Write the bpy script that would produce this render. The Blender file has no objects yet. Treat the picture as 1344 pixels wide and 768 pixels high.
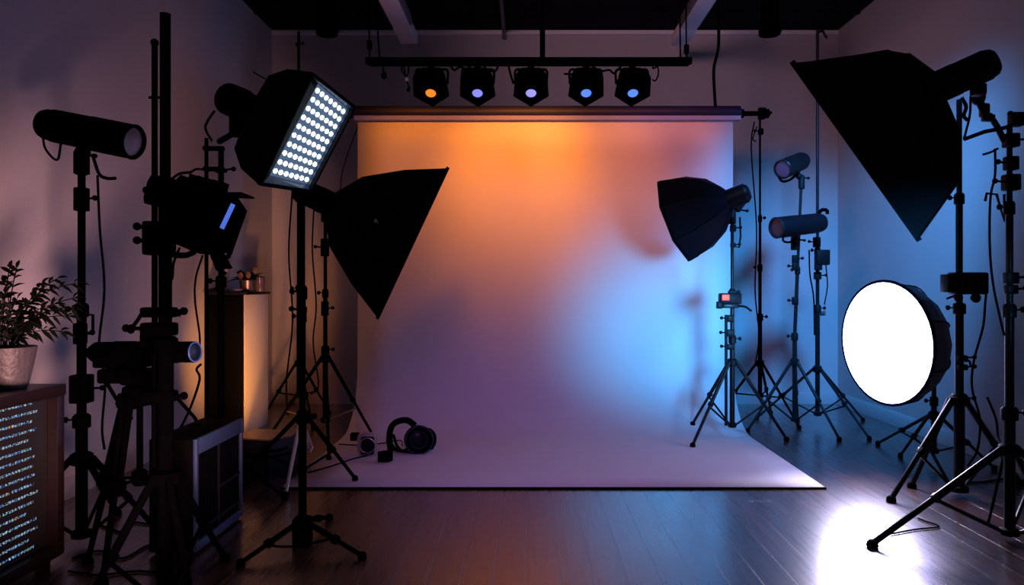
import bpy, bmesh, math, random
from mathutils import Vector, Matrix
random.seed(7)
sc = bpy.context.scene
col = sc.collection
V = Vector
PI = math.pi
# ------------------------------------------------------------------ camera
# focal length 1000 px on a 1344 px frame, eye 1.1 m above the floor, level, looking along +Y
H, F, CX, CY = 1.1, 1000.0, 692.0, 376.0
cam_d = bpy.data.cameras.new('camera')
cam = bpy.data.objects.new('camera', cam_d); col.objects.link(cam)
cam.location = (0, 0, H); cam.rotation_euler = (PI/2, 0, 0)
cam_d.sensor_width = 36; cam_d.lens = F/1344*36
cam_d.shift_x = -20/1344; cam_d.shift_y = -8/1344
cam_d.clip_start = .05
sc.camera = cam

def at(px, py, y):            # measured pixel at a known depth -> world point
    return V(((px-CX)/F*y, y, H-(py-CY)/F*y))
def fl(px, py):               # measured pixel on the floor -> world (x, y)
    d = F*H/(py-CY)
    return ((px-CX)/F*d, d)

# ------------------------------------------------------------------ materials
def new_mat(name):
    m = bpy.data.materials.new(name); m.use_nodes = True
    nt = m.node_tree
    return m, nt, nt.nodes['Principled BSDF']
def mat(name, rgb, rough=.5, metal=0, var=.12, scale=30, bump=0, spec=.5, coat=0):
    m, nt, b = new_mat(name)
    tc = nt.nodes.new('ShaderNodeTexCoord')
    no = nt.nodes.new('ShaderNodeTexNoise'); no.inputs['Scale'].default_value = scale
    no.inputs['Detail'].default_value = 4
    nt.links.new(tc.outputs['Object'], no.inputs['Vector'])
    mx = nt.nodes.new('ShaderNodeMix'); mx.data_type = 'RGBA'
    mx.inputs[6].default_value = (*[c*(1-var) for c in rgb], 1)
    mx.inputs[7].default_value = (*[min(1, c*(1+var)) for c in rgb], 1)
    nt.links.new(no.outputs['Fac'], mx.inputs[0])
    nt.links.new(mx.outputs[2], b.inputs['Base Color'])
    b.inputs['Roughness'].default_value = rough
    b.inputs['Metallic'].default_value = metal
    b.inputs['Specular IOR Level'].default_value = spec
    b.inputs['Coat Weight'].default_value = coat
    if bump:
        bu = nt.nodes.new('ShaderNodeBump'); bu.inputs['Strength'].default_value = bump
        bu.inputs['Distance'].default_value = .01
        nt.links.new(no.outputs['Fac'], bu.inputs['Height'])
        nt.links.new(bu.outputs['Normal'], b.inputs['Normal'])
    return m
def emit(name, rgb, s):
    m, nt, b = new_mat(name)
    b.inputs['Base Color'].default_value = (*[c*.5 for c in rgb], 1)
    b.inputs['Emission Color'].default_value = (*rgb, 1)
    b.inputs['Emission Strength'].default_value = s
    return m

M = {}
M['wall'] = mat('wall plaster', (.50, .48, .50), .85, var=.05, scale=90, bump=.12, spec=.15)
M['ceiling'] = mat('dark ceiling', (.010, .009, .010), .9, var=.3, scale=3, spec=.05)
M['base'] = mat('painted baseboard', (.42, .40, .42), .5, var=.05)
M['trim'] = mat('painted ceiling trim', (.92, .88, .92), .5, var=.05)
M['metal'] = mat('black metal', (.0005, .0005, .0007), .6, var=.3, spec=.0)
M['metal_lit'] = mat('lit black metal', (.005, .006, .008), .34, var=.3, spec=.22)  # lit copy of the black metal, blue light put into the colour
M['plastic_lit'] = mat('lit black plastic', (.004, .005, .007), .45, spec=.12)  # lit copy of the black plastic, made the same way
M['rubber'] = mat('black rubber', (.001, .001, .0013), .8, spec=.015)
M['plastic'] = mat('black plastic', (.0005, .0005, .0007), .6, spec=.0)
M['fabric'] = mat('black softbox fabric', (.003, .003, .004), .75, var=.3, scale=60, spec=.05)
M['fabric_r'] = mat('dark blue black softbox fabric', (.0035, .0045, .009), .65, var=.25, scale=40, spec=.07)
M['diffuser'] = mat('white diffuser cloth', (.6, .6, .6), .8, var=.03)
M['silver'] = mat('brushed metal', (.55, .53, .50), .3, metal=1, var=.1)
M['brass'] = mat('bronze metal and gold light', (.30, .20, .12), .35, metal=1, var=.1)
M['paper'] = mat('seamless paper', (.62, .60, .62), .85, var=.02, scale=8, spec=.1)
M['roll'] = mat('shaded paper roll', (.012, .016, .06), .5, var=.05, scale=8, spec=.2)  # paper roll darkened to navy: shade on its top put into the colour
M['lit_edge'] = mat('lavender lit edge', (.36, .36, .55), .5, var=.03, scale=8, spec=.3)  # bounced light under the roll, painted as a lavender strip
M['wood'] = mat('dark walnut', (.008, .0045, .005), .36, var=.35, scale=14, spec=.25)
M['white'] = mat('white lacquer', (.62, .58, .55), .4, var=.03, spec=.4)
M['blackpanel'] = mat('black lacquer', (.002, .002, .003), .6, spec=.04)
M['tower'] = mat('blue lit dark steel', (.022, .042, .10), .4, var=.1, spec=.2)  # blue light falling on the steel is put into its colour
M['grille'] = mat('black mesh grille', (.0008, .0009, .0012), .6, spec=.02)
M['pot'] = mat('pale ceramic', (.055, .052, .062), .5, var=.25, scale=60, bump=.4)
M['leaf'] = mat('dark leaf', (.0035, .006, .0035), .6, var=.4, scale=50, spec=.08)
M['soil'] = mat('potting soil', (.01, .008, .006), .95, var=.4, scale=80, bump=.4)
M['gold'] = mat('ochre petals', (.20, .10, .05), .6, var=.3, scale=40)
M['case'] = mat('black nylon case', (.005, .006, .010), .5, var=.3, scale=60, spec=.12)
M['grey'] = mat('grey plastic', (.34, .31, .30), .45, var=.1)
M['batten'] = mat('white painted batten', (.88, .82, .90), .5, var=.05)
M['battenside'] = mat('shaded batten edge', (.15, .13, .16), .6, var=.1)  # side shade of the white battens put into the colour
M['shellhaze'] = mat('hazy dish cloth', (.08, .10, .14), .7, var=.15)  # blue haze over the shell put into the cloth colour
M['pink'] = mat('pale pink ceramic', (.45, .30, .36), .4, var=.1)
M['jar'] = mat('plum glazed ceramic', (.09, .06, .08), .25, var=.1)
M['card'] = mat('white card', (.8, .8, .82), .5, var=.02)
M['dishglow'] = emit('glowing dish diffuser', (.52, .50, 1.0), 10)
M['led'] = emit('white led', (.80, .90, 1.0), 5.0)
M['ledboard'] = emit('led board', (.10, .17, .28), .55)
M['orange'] = emit('orange lens', (1.0, .26, .02), 1.0)
M['violet'] = emit('violet lens', (.26, .27, .95), 1.0)
M['blue'] = emit('blue lens', (.10, .26, .90), 1.0)
M['periwinkle'] = emit('periwinkle lens', (.36, .32, .95), 1.0)
M['blueslit'] = emit('blue led strip', (.09, .19, .85), .8)
M['redscreen'] = emit('red orange screen', (1.0, .09, .03), 1.0)
M['pinklens'] = mat('frosted pink glass', (.45, .30, .30), .4, var=.3, scale=40)
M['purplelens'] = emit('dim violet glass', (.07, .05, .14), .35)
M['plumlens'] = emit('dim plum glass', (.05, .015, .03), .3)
M['rimgleam'] = emit('blue gleam on lens rim', (.03, .07, .25), .55)  # no lamp: blue gleam on the rim put in as emission
M['lensglass'] = mat('dark lens glass', (.002, .003, .008), .3, spec=.15)
def glass():
    m, nt, b = new_mat('clear smoky glass')
    b.inputs['Base Color'].default_value = (.55, .5, .62, 1)
    b.inputs['Roughness'].default_value = .08
    b.inputs['Transmission Weight'].default_value = .85
    b.inputs['IOR'].default_value = 1.3
    no = nt.nodes.new('ShaderNodeTexNoise'); no.inputs['Scale'].default_value = 12
    mp = nt.nodes.new('ShaderNodeMapRange'); mp.inputs[3].default_value = .04; mp.inputs[4].default_value = .14
    nt.links.new(no.outputs['Fac'], mp.inputs[0]); nt.links.new(mp.outputs[0], b.inputs['Roughness'])
    return m
M['glass'] = glass()
def floor_mat():
    m, nt, b = new_mat('dark wood planks')
    L = nt.links
    tc = nt.nodes.new('ShaderNodeTexCoord')
    mp = nt.nodes.new('ShaderNodeMapping'); mp.inputs['Rotation'].default_value = (0, 0, PI/2)
    L.new(tc.outputs['Object'], mp.inputs['Vector'])
    br = nt.nodes.new('ShaderNodeTexBrick')
    br.offset = .37; br.inputs['Scale'].default_value = 1
    br.inputs['Brick Width'].default_value = 1.3; br.inputs['Row Height'].default_value = .125
    br.inputs['Mortar Size'].default_value = .0022; br.inputs['Mortar Smooth'].default_value = .3
    br.inputs['Bias'].default_value = 0
    br.inputs['Color1'].default_value = (.085, .028, .020, 1)
    br.inputs['Color2'].default_value = (.036, .012, .010, 1)
    br.inputs['Mortar'].default_value = (.006, .004, .003, 1)
    L.new(mp.outputs[0], br.inputs['Vector'])
    mg = nt.nodes.new('ShaderNodeMapping'); mg.inputs['Scale'].default_value = (30, 1.2, 1)
    L.new(tc.outputs['Object'], mg.inputs['Vector'])
    gr = nt.nodes.new('ShaderNodeTexNoise'); gr.inputs['Scale'].default_value = 1.6; gr.inputs['Detail'].default_value = 8
    L.new(mg.outputs[0], gr.inputs['Vector'])
    mx = nt.nodes.new('ShaderNodeMix'); mx.data_type = 'RGBA'; mx.blend_type = 'MULTIPLY'
    mx.inputs[0].default_value = .75
    cr = nt.nodes.new('ShaderNodeValToRGB')
    cr.color_ramp.elements[0].position = .3; cr.color_ramp.elements[0].color = (.35, .33, .33, 1)
    cr.color_ramp.elements[1].position = .72; cr.color_ramp.elements[1].color = (1.3, 1.25, 1.2, 1)
    L.new(gr.outputs['Fac'], cr.inputs[0])
    L.new(br.outputs['Color'], mx.inputs[6]); L.new(cr.outputs[0], mx.inputs[7])
    L.new(mx.outputs[2], b.inputs['Base Color'])
    mr = nt.nodes.new('ShaderNodeMapRange'); mr.inputs[3].default_value = .22; mr.inputs[4].default_value = .34
    L.new(gr.outputs['Fac'], mr.inputs[0]); L.new(mr.outputs[0], b.inputs['Roughness'])
    b.inputs['Specular IOR Level'].default_value = .8
    b.inputs['Coat Weight'].default_value = .9; b.inputs['Coat Roughness'].default_value = .26
    b.inputs['Coat IOR'].default_value = 1.5
    ad = nt.nodes.new('ShaderNodeMath'); ad.operation = 'MULTIPLY_ADD'
    ad.inputs[1].default_value = -1.0
    L.new(br.outputs['Fac'], ad.inputs[0])
    m2 = nt.nodes.new('ShaderNodeMath'); m2.operation = 'MULTIPLY'; m2.inputs[1].default_value = .05
    L.new(gr.outputs['Fac'], m2.inputs[0]); L.new(m2.outputs[0], ad.inputs[2])
    bu = nt.nodes.new('ShaderNodeBump'); bu.inputs['Strength'].default_value = .5; bu.inputs['Distance'].default_value = .005
    L.new(ad.outputs[0], bu.inputs['Height']); L.new(bu.outputs[0], b.inputs['Normal']); L.new(bu.outputs[0], b.inputs['Coat Normal'])
    return m
M['floor'] = floor_mat()
def screen_mat():           # rows of tiny illegible glowing marks
    m, nt, b = new_mat('glowing data screen')
    L = nt.links; N = nt.nodes.new
    def math_(op, a=None, bb=None, c=None):
        n = N('ShaderNodeMath'); n.operation = op
        for i, x in enumerate((a, bb, c)):
            if x is None: continue
            if isinstance(x, (int, float)): n.inputs[i].default_value = x
            else: L.new(x, n.inputs[i])
        return n.outputs[0]
    tc = N('ShaderNodeTexCoord'); sp = N('ShaderNodeSeparateXYZ'); L.new(tc.outputs['Object'], sp.inputs[0])
    y, z = sp.outputs[1], sp.outputs[2]
    zr = math_('DIVIDE', z, .0345); row = math_('FLOOR', zr); fr = math_('SUBTRACT', zr, row)
    band = math_('MULTIPLY', math_('GREATER_THAN', fr, .33), math_('LESS_THAN', fr, .60))
    zc = math_('FLOOR', math_('DIVIDE', z, .0038)); yc = math_('FLOOR', math_('DIVIDE', y, .0042))
    cb = N('ShaderNodeCombineXYZ'); L.new(yc, cb.inputs[0]); L.new(zc, cb.inputs[1])
    wn = N('ShaderNodeTexWhiteNoise'); L.new(cb.outputs[0], wn.inputs['Vector'])
    dots = math_('GREATER_THAN', wn.outputs['Value'], .42)
    wy = math_('FLOOR', math_('DIVIDE', y, .017))
    cw = N('ShaderNodeCombineXYZ'); L.new(wy, cw.inputs[0]); L.new(row, cw.inputs[1])
    ww = N('ShaderNodeTexWhiteNoise'); L.new(cw.outputs[0], ww.inputs['Vector'])
    gap = math_('GREATER_THAN', math_('FRACT', math_('DIVIDE', y, .017)), .26)
    # ragged right end of every row
    re = N('ShaderNodeTexWhiteNoise'); re.noise_dimensions = '1D'; L.new(row, re.inputs['W'])
    end = math_('MULTIPLY_ADD', re.outputs['Value'], .07, -.115)
    inside = math_('LESS_THAN', y, end)
    mask = math_('MULTIPLY', math_('MULTIPLY', band, dots), math_('MULTIPLY', gap, inside))
    cr = N('ShaderNodeValToRGB'); e = cr.color_ramp.elements; cr.color_ramp.interpolation = 'CONSTANT'
    e[0].position = 0; e[0].color = (.30, .55, .85, 1)
    e[1].position = .45; e[1].color = (.42, .55, .62, 1)
    for p, c in ((.72, (.12, .30, .70, 1)), (.90, (.25, .60, .55, 1)), (.95, (.8, .30, .10, 1))):
        x = e.new(p); x.color = c
    L.new(ww.outputs['Value'], cr.inputs[0])
    L.new(cr.outputs[0], b.inputs['Emission Color'])
    L.new(math_('MULTIPLY', mask, math_('MULTIPLY_ADD', wn.outputs['Value'], .9, .15)), b.inputs['Emission Strength'])
    b.inputs['Base Color'].default_value = (.003, .003, .004, 1); b.inputs['Roughness'].default_value = .6
    return m
M['screen'] = screen_mat()

# ------------------------------------------------------------------ mesh builder
def frame(axis, up=V((0, 0, 1))):
    w = V(axis).normalized()
    u = V(up).cross(w)
    if u.length < 1e-4: u = V((1, 0, 0)).cross(w)
    u.normalize(); v = w.cross(u)
    return u, v, w
class MB:
    def __init__(s): s.v = []; s.f = []
    def add(s, vs, fs):
        o = len(s.v); s.v += [V(x) for x in vs]; s.f += [[i+o for i in f] for f in fs]; return s
    def box(s, c, size, axes=None, bev=0):
        bm = bmesh.new(); bmesh.ops.create_cube(bm, size=1)
        for v in bm.verts: v.co = V((v.co.x*size[0], v.co.y*size[1], v.co.z*size[2]))
        if bev: bmesh.ops.bevel(bm, geom=bm.edges[:], offset=bev, segments=2, affect='EDGES', profile=.5)
        ax = axes or (V((1, 0, 0)), V((0, 1, 0)), V((0, 0, 1)))
        vs = [V(c)+ax[0]*v.co.x+ax[1]*v.co.y+ax[2]*v.co.z for v in bm.verts]
        bm.verts.index_update()
        fs = [[v.index for v in f.verts] for f in bm.faces]
        if ax[0].cross(ax[1]).dot(ax[2]) < 0: fs = [f[::-1] for f in fs]
        bm.free(); return s.add(vs, fs)
    def bb(s, x0, x1, y0, y1, z0, z1, bev=0):
        return s.box(((x0+x1)/2, (y0+y1)/2, (z0+z1)/2), (x1-x0, y1-y0, z1-z0), None, bev)
    def lathe(s, o, axis, prof, seg=20, up=V((0, 0, 1)), cap=True):   # prof: (height, radius)
        u, v, w = frame(axis, up); vs = []; fs = []
        for h, r in prof:
            for k in range(seg):
                a = 2*PI*k/seg; vs.append(V(o)+w*h+(u*math.cos(a)+v*math.sin(a))*r)
        n = len(prof)
        for i in range(n-1):
            for k in range(seg):
                k2 = (k+1) % seg; fs.append([i*seg+k, i*seg+k2, (i+1)*seg+k2, (i+1)*seg+k])
        if cap:
            fs.append([k for k in range(seg)][::-1]); fs.append([(n-1)*seg+k for k in range(seg)])
        return s.add(vs, fs)
    def tube(s, p, q, r, r2=None, seg=12):
        p, q = V(p), V(q); r2 = r if r2 is None else r2
        return s.lathe(p, q-p, [(0, r), ((q-p).length, r2)], seg)
    def path(s, pts, r, seg=8, smooth=6):
        pts = [V(p) for p in pts]
        if smooth and len(pts) > 2:
            out = []; P = [2*pts[0]-pts[1]]+pts+[2*pts[-1]-pts[-2]]
            for i in range(1, len(P)-2):
                for k in range(smooth):
                    t = k/smooth; a, b, c, d = P[i-1], P[i], P[i+1], P[i+2]
                    out.append(.5*((2*b)+(c-a)*t+(2*a-5*b+4*c-d)*t*t+(3*b-a-3*c+d)*t*t*t))
            out.append(pts[-1]); pts = out
        vs = []; fs = []; u = None
        for i, p in enumerate(pts):
            d = (pts[min(i+1, len(pts)-1)]-pts[max(i-1, 0)]).normalized()
            if u is None: u, vv, _ = frame(d)
            else:
                u = (u-d*u.dot(d))
                if u.length < 1e-5: u = frame(d)[0]
                u.normalize()
            vv = d.cross(u)
            for k in range(seg):
                a = 2*PI*k/seg; vs.append(p+(u*math.cos(a)+vv*math.sin(a))*r)
        n = len(pts)
        for i in range(n-1):
            for k in range(seg):
                k2 = (k+1) % seg; fs.append([i*seg+k, i*seg+k2, (i+1)*seg+k2, (i+1)*seg+k])
        fs.append(list(range(seg))[::-1]); fs.append([(n-1)*seg+k for k in range(seg)])
        return s.add(vs, fs)
    def rings(s, rs, cap0=True, cap1=True):          # list of closed loops with equal counts
        n = len(rs[0]); vs = [p for r in rs for p in r]; fs = []
        for i in range(len(rs)-1):
            for k in range(n):
                k2 = (k+1) % n; fs.append([i*n+k, i*n+k2, (i+1)*n+k2, (i+1)*n+k])
        if cap0: fs.append(list(range(n))[::-1])
        if cap1: fs.append([(len(rs)-1)*n+k for k in range(n)])
        return s.add(vs, fs)
    def ball(s, c, r, sc=(1, 1, 1), seg=14, rg=9):
        prof = [(-r*math.cos(PI*i/rg), max(1e-4, r*math.sin(PI*i/rg))) for i in range(rg+1)]
        o = len(s.v); s.lathe((0, 0, 0), (0, 0, 1), prof, seg)
        for i in range(o, len(s.v)):
            x = s.v[i]; s.v[i] = V(c)+V((x.x*sc[0], x.y*sc[1], x.z*sc[2]))
        return s
    def torus(s, c, axis, R, r, seg=28, up=V((0, 0, 1)), a0=0, a1=2*PI):
        u, v, w = frame(axis, up)
        if a1-a0 > 6.28:
            pts = [V(c)+(u*math.cos(2*PI*k/seg)+v*math.sin(2*PI*k/seg))*R for k in range(seg+1)]
        else:
            pts = [V(c)+(u*math.cos(a0+(a1-a0)*k/seg)+v*math.sin(a0+(a1-a0)*k/seg))*R for k in range(seg+1)]
        return s.path(pts, r, 8, 0)
    def build(s, name, m, parent=None, loc=None, ang=38):
        me = bpy.data.meshes.new(name)
        o = bpy.data.objects.new(name, me); col.objects.link(o)
        if parent is not None:
            off = V(parent['_o']); o.parent = parent
        else:
            off = V(loc or (0, 0, 0)); o.location = off
        o['_o'] = list(off)
        me.from_pydata([v-off for v in s.v], [], s.f); me.update()
        bm = bmesh.new(); bm.from_mesh(me); bmesh.ops.recalc_face_normals(bm, faces=bm.faces[:]); bm.to_mesh(me); bm.free()
        me.materials.append(M[m] if isinstance(m, str) else m)
        for p in me.polygons: p.use_smooth = True
        me.set_sharp_from_angle(angle=math.radians(ang))
        return o
def tag(o, label, cat, group=None):
    o['label'] = label; o['category'] = cat
    if group: o['group'] = group
    return o
def thing(name, label, cat, loc, group=None):
    o = bpy.data.objects.new(name, None); col.objects.link(o); o.location = loc
    o.empty_display_size = .1; o['_o'] = list(loc)
    return tag(o, label, cat, group)
def struct(name, mb, m):
    o = mb.build(name, m); o['kind'] = 'structure'; return o

# ------------------------------------------------------------------ room shell
XL, XR, YB, YF, ZC = -2.39, 2.91, 7.14, -1.6, 3.5
struct('floor', MB().bb(XL-.1, XR+.1, YF, YB+.1, -.1, 0), 'floor')
struct('ceiling', MB().bb(XL-.1, XR+.1, YF, YB+.1, ZC, ZC+.1), 'ceiling')
struct('wall_back', MB().bb(XL-.1, XR+.1, YB, YB+.1, 0, ZC), 'wall')
struct('wall_left', MB().bb(XL-.1, XL, YF, YB, 0, ZC), 'wall')
struct('wall_right', MB().bb(XR, XR+.1, YF, YB, 0, ZC), 'wall')
def base_prof(mb, p, q, inward):
    p, q, n = V(p), V(q), V(inward); z = V((0, 0, 1))
    prof = [(0, 0), (.016, 0), (.016, .085), (.009, .1), (.006, .108), (0, .108)]
    return mb.rings([[a+n*x+z*h for x, h in prof] for a in (p, q)])
struct('baseboard_back', base_prof(MB(), (XL, YB, 0), (XR, YB, 0), (0, -1, 0)), 'base')
struct('baseboard_left', base_prof(MB(), (XL, YF, 0), (XL, YB, 0), (1, 0, 0)), 'base')
struct('baseboard_right', base_prof(MB(), (XR, YF, 0), (XR, YB, 0), (-1, 0, 0)), 'base')
struct('trim_1', MB().bb(XL, XR, YB-.03, YB, ZC-.045, ZC-.005, .006), 'trim')
# dark ceiling boards seen edge-on
for i, y in enumerate((5.0, 5.55, 6.1, 6.65)):
    struct('trim_%d' % (i+2), MB().bb(XL, XR, y, y+.05, ZC-.012, ZC+.01), 'ceiling')

# ------------------------------------------------------------------ light stand
def lerp(a, b, t): return V(a)+(V(b)-V(a))*t
def stand(label, base, top, hub, low, feet, r=.014, steps=(.55,), name='light_stand', group='light stands',
          brace=True, leg_r=.010, legmat='metal', bracemat='metal', cat='light stand', top_shift=(0, 0), brace_t=.55):
    x, y = base; t = thing(name, label, cat, (x, y, 0), group)
    cuts = [low]+[low+(top-low)*s for s in steps]+[top]
    def pt(z):
        k = max(0, (z-cuts[1])/(top-cuts[1])) if top_shift != (0, 0) else 0
        return V((x+top_shift[0]*k, y+top_shift[1]*k, z))
    rr = r
    for i in range(len(cuts)-1):
        MB().tube(pt(cuts[i]), pt(cuts[i+1]), rr, seg=14).build('pole', 'metal', t)
        if i < len(cuts)-2:
            c = pt(cuts[i+1])
            co = MB().lathe(c-V((0, 0, .035)), (0, 0, 1), [(0, rr*1.15), (.004, rr*1.5), (.05, rr*1.5), (.06, rr*1.1)], 14).build('collar', 'plastic', t)
            sd = random.choice((-1, 1))
            MB().tube(c, c+V((sd*rr*2.6, -.004, 0)), .004).lathe(c+V((sd*rr*2.4, -.004, 0)), (sd, 0, 0), [(0, .006), (.004, .013), (.016, .013), (.02, .008)], 8).build('knob', 'plastic', co)
        rr *= .80
    MB().lathe((x, y, hub-.03), (0, 0, 1), [(0, r*1.3), (.006, r*1.9), (.045, r*1.9), (.055, r*1.3)], 14).build('leg_collar', 'plastic', t)
    MB().lathe((x, y, max(low, .01)), (0, 0, 1), [(0, r*1.1), (.005, r*1.7), (.03, r*1.7), (.036, r*1.1)], 14).build('brace_collar', 'plastic', t)
    for f in feet:
        fx, fy = f[0], f[1]; fz = f[2] if len(f) > 2 else 0
        d = V((fx-x, fy-y, 0)).normalized()
        p0 = V((x, y, hub))+d*r*1.6; p1 = V((fx, fy, fz+.014))
        m = lerp(p0, p1, .52)
        lg = MB().tube(p0, m, leg_r*1.12, seg=10).tube(m, p1, leg_r*.9, seg=10).box(m, (.03, .03, .03), frame(p1-p0), .004).build('leg', legmat, t)
        MB().lathe((fx, fy, fz), (0, 0, 1), [(0, leg_r*1.2), (.004, leg_r*1.7), (.022, leg_r*1.5), (.03, leg_r*.9)], 10).build('rubber_foot', 'rubber', lg)
        if brace:
            b0 = V((x, y, max(low, .01)+.02))+d*r*1.5; b1 = lerp(p0, p1, brace_t)
            MB().tube(b0, b1, leg_r*.62, seg=8).build('brace', bracemat, t)
    return t
def clamp(t, p, w=.05, h=.06, side=1, m='plastic', name='clamp'):
    p = V(p)
    c = MB().box(p, (w, w*.9, h), None, .006).build(name, m, t)
    MB().tube(p, p+V((side*w*1.2, -.01, .005)), .005).ball(p+V((side*w*1.25, -.01, .005)), .012).build('knob', m, c)
    return c

# ------------------------------------------------------------------ cylinder strobe heads
def strobe_parts(t, front, back, r, lens='lensglass', drop=None, body='plastic', rear=.9, square=False):
    front, back = V(front), V(back); ax = front-back; L = ax.length; w = ax.normalized()
    seg = 24
    b = MB().lathe(back, w, [(0, r*.62), (.012, r*.82), (.03, r*rear), (L*.12, r*rear), (L*.14, r*.96), (L*.55, r*.97), (L*.56, r), (L-.012, r), (L, r*.97)], seg).build('body', body, t)
    MB().lathe(front-w*.004, w, [(0, r*.99), (.014, r*1.03), (.02, r*.96), (.018, r*.84), (.0, r*.80)], seg, cap=False).build('front_rim', 'metal', b)
    MB().lathe(front-w*.002, w, [(0, r*.83), (.004, r*.80), (.008, r*.45), (.009, .001)], seg).build('lens', lens, t)
    return b
def mount(t, p, q, r=.02):     # tilting yoke between a lamp at p and a pole top at q
    p, q = V(p), V(q)
    b = MB().tube(lerp(p, q, -.1), lerp(p, q, .55), r, r*1.15).lathe(q-V((0, 0, .0)), (0, 0, 1), [(-.06, r*.95), (-.055, r*1.3), (.035, r*1.3), (.05, r*.8)], 14).ball(lerp(p, q, .55), r*1.35).build('tilt_mount', 'plastic', t)
    k = lerp(p, q, .6)
    MB().tube(k, k+V((.055, -.02, -.012)), .006).ball(k+V((.062, -.02, -.012)), .013, (1, 1, .8)).build('lever', 'plastic', b)
    return b

# ------------------------------------------------------------------ soft boxes
def edge_on(c, n2, away):      # normal whose picture direction is n2 (x, z), turned `away` from the eye
    d = (V(c)-V((0, 0, H))); cx, cz = d.x/d.y, d.z/d.y
    return V((n2[0], -(n2[0]*cx+n2[1]*cz)+away, n2[1])).normalized()
def onplane(px, py, C, n):     # measured pixel on a known plane
    d = V(((px-CX)/F, 1, -(py-CY)/F)); o = V((0, 0, H))
    return o+d*((V(C)-o).dot(n)/d.dot(n))
def softbox_parts(t, C, n, v, poly, rings, cloth='fabric', diff='diffuser', lip=.03, loops=None):
    n = V(n).normalized(); v = (V(v)-n*V(v).dot(n)).normalized(); u = v.cross(n)
    C = V(C)
    def ring(dep, s): return [C-n*dep+(u*a+v*b)*s for a, b in poly]
    LP = [ring(d, s) for d, s in [(0, 1)]+rings]
    if loops: LP = [LP[0]]+loops
    shell = MB().rings(LP, cap0=False, cap1=True)
    sh = shell.build('shell', cloth, t, ang=20)
    MB().rings([ring(-.002, 1.012), ring(-.002, .95), ring(.02, .95), ring(.02, 1.012), ring(-.002, 1.012)], False, False).build('edge_band', 'fabric', sh, ang=20)
    if diff: MB().rings([ring(lip, .965), ring(lip+.004, .965)]).build('diffuser', diff, t, ang=20)
    k = rings[-1]
    w = max(abs(a) for a, b in poly)*k[1]
    if not loops: MB().lathe(C-n*(k[0]+.02), n, [(0, w*.9), (.004, w*1.12), (.022, w*1.12), (.026, w*.9)], 20).build('speed_ring', 'metal', t)
    # stitched rods along the corners
    for i in range(len(poly)):
        MB().path([l[i] for l in LP], .004, 6, 0).build('rod', 'fabric', sh)
    return n, u, v
def rect(w, h, c=.0):
    if not c: return [(-w, -h), (w, -h), (w, h), (-w, h)]
    return [(-w+c, -h), (w-c, -h), (w, -h+c), (w, h-c), (w-c, h), (-w+c, h), (-w, h-c), (-w, -h+c)]

# ================================================================== BACKDROP
BX0, BX1, BY, BF, BR = -1.335, 1.62, 6.0, 4.135, .5
t = thing('seamless_backdrop', 'wide pale paper backdrop sweeping from the roll down onto the floor', 'backdrop', ((BX0+BX1)/2, BY, 0))
prof = [(BY, 2.42)]+[(BY, 2.42-(2.42-BR)*k/8) for k in range(1, 9)]
prof += [(BY-BR+BR*math.cos(a), BR-BR*math.sin(a)) for a in [PI/2*k/14 for k in range(1, 15)]]
prof += [(BY-BR-(BY-BR-BF)*k/6, 0) for k in range(1, 7)]
nx = 12; vs = []; fs = []
for i, (y, z) in enumerate(prof):
    for k in range(nx+1): vs.append((BX0+(BX1-BX0)*k/nx, y, z+.006))
for i in range(len(prof)-1):
    for k in range(nx):
        a = i*(nx+1)+k; fs.append([a, a+1, a+nx+2, a+nx+1])
ps = MB().add(vs, fs).build('paper_sheet', 'paper', t)
sm = ps.modifiers.new('thickness', 'SOLIDIFY'); sm.thickness = .004; sm.offset = 0
MB().bb(BX0, BX1, BF-.012, BF+.004, .001, .010, .001).build('weight_strip', 'rubber', ps)
MB().lathe((-1.37, BY+.03, 2.468), (1, 0, 0), [(0, .052), (.004, .060), (3.05, .060), (3.054, .052)], 28).build('paper_roll', 'roll', t)
MB().rings([[V((x, BY-.026, 2.408)), V((x, BY-.036, 2.438)), V((x, BY-.026, 2.438)), V((x, BY-.008, 2.402))] for x in (-1.36, 1.675)]).build('roll_lit_edge', 'lit_edge', t)  # pale strip added for the lit lower edge of the roll
MB().lathe((1.68, BY+.03, 2.468), (1, 0, 0), [(0, .035), (.03, .035), (.035, .02), (.24, .018)], 14).lathe((1.84, BY+.03, 2.468), (1, 0, 0), [(0, .02), (.005, .036), (.07, .036), (.078, .02)], 14).build('core_end', 'metal', t)
MB().lathe((-1.37, BY+.03, 2.468), (-1, 0, 0), [(0, .035), (.03, .035), (.035, .02), (.54, .018)], 14).build('core_end', 'metal', t)

sb = stand('tall black stand holding the right end of the backdrop roll', (1.90, 6.22), 2.56, .474, .19,
      [(1.56, 6.30), (2.10, 5.88), (2.10, 6.56)], r=.017, steps=(.28, .45, .62), group='backdrop stands', name='backdrop_stand', cat='backdrop stand')
clamp(sb, (1.90, 6.17, 2.50), .055, .09, 1)
clamp(sb, (1.90, 6.20, 2.36), .04, .05, -1)
MB().path([(1.87, 6.2, 2.4), (1.83, 6.18, 2.3), (1.86, 6.2, 2.28)], .005).build('hook', 'metal', sb)
sb = stand('tallest black stand, left of the backdrop, reaching the ceiling line behind the glowing panel', (-1.866, 6.22), 3.18, .474, .19,
      [(-2.2, 6.35), (-1.66, 5.9), (-1.7, 6.55)], r=.017, steps=(.3, .6), group='backdrop stands', name='backdrop_stand', cat='backdrop stand')
clamp(sb, (-1.866, 6.17, 2.452), .05, .08, -1); clamp(sb, (-1.866, 6.20, 3.07), .035, .03, 1)
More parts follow.
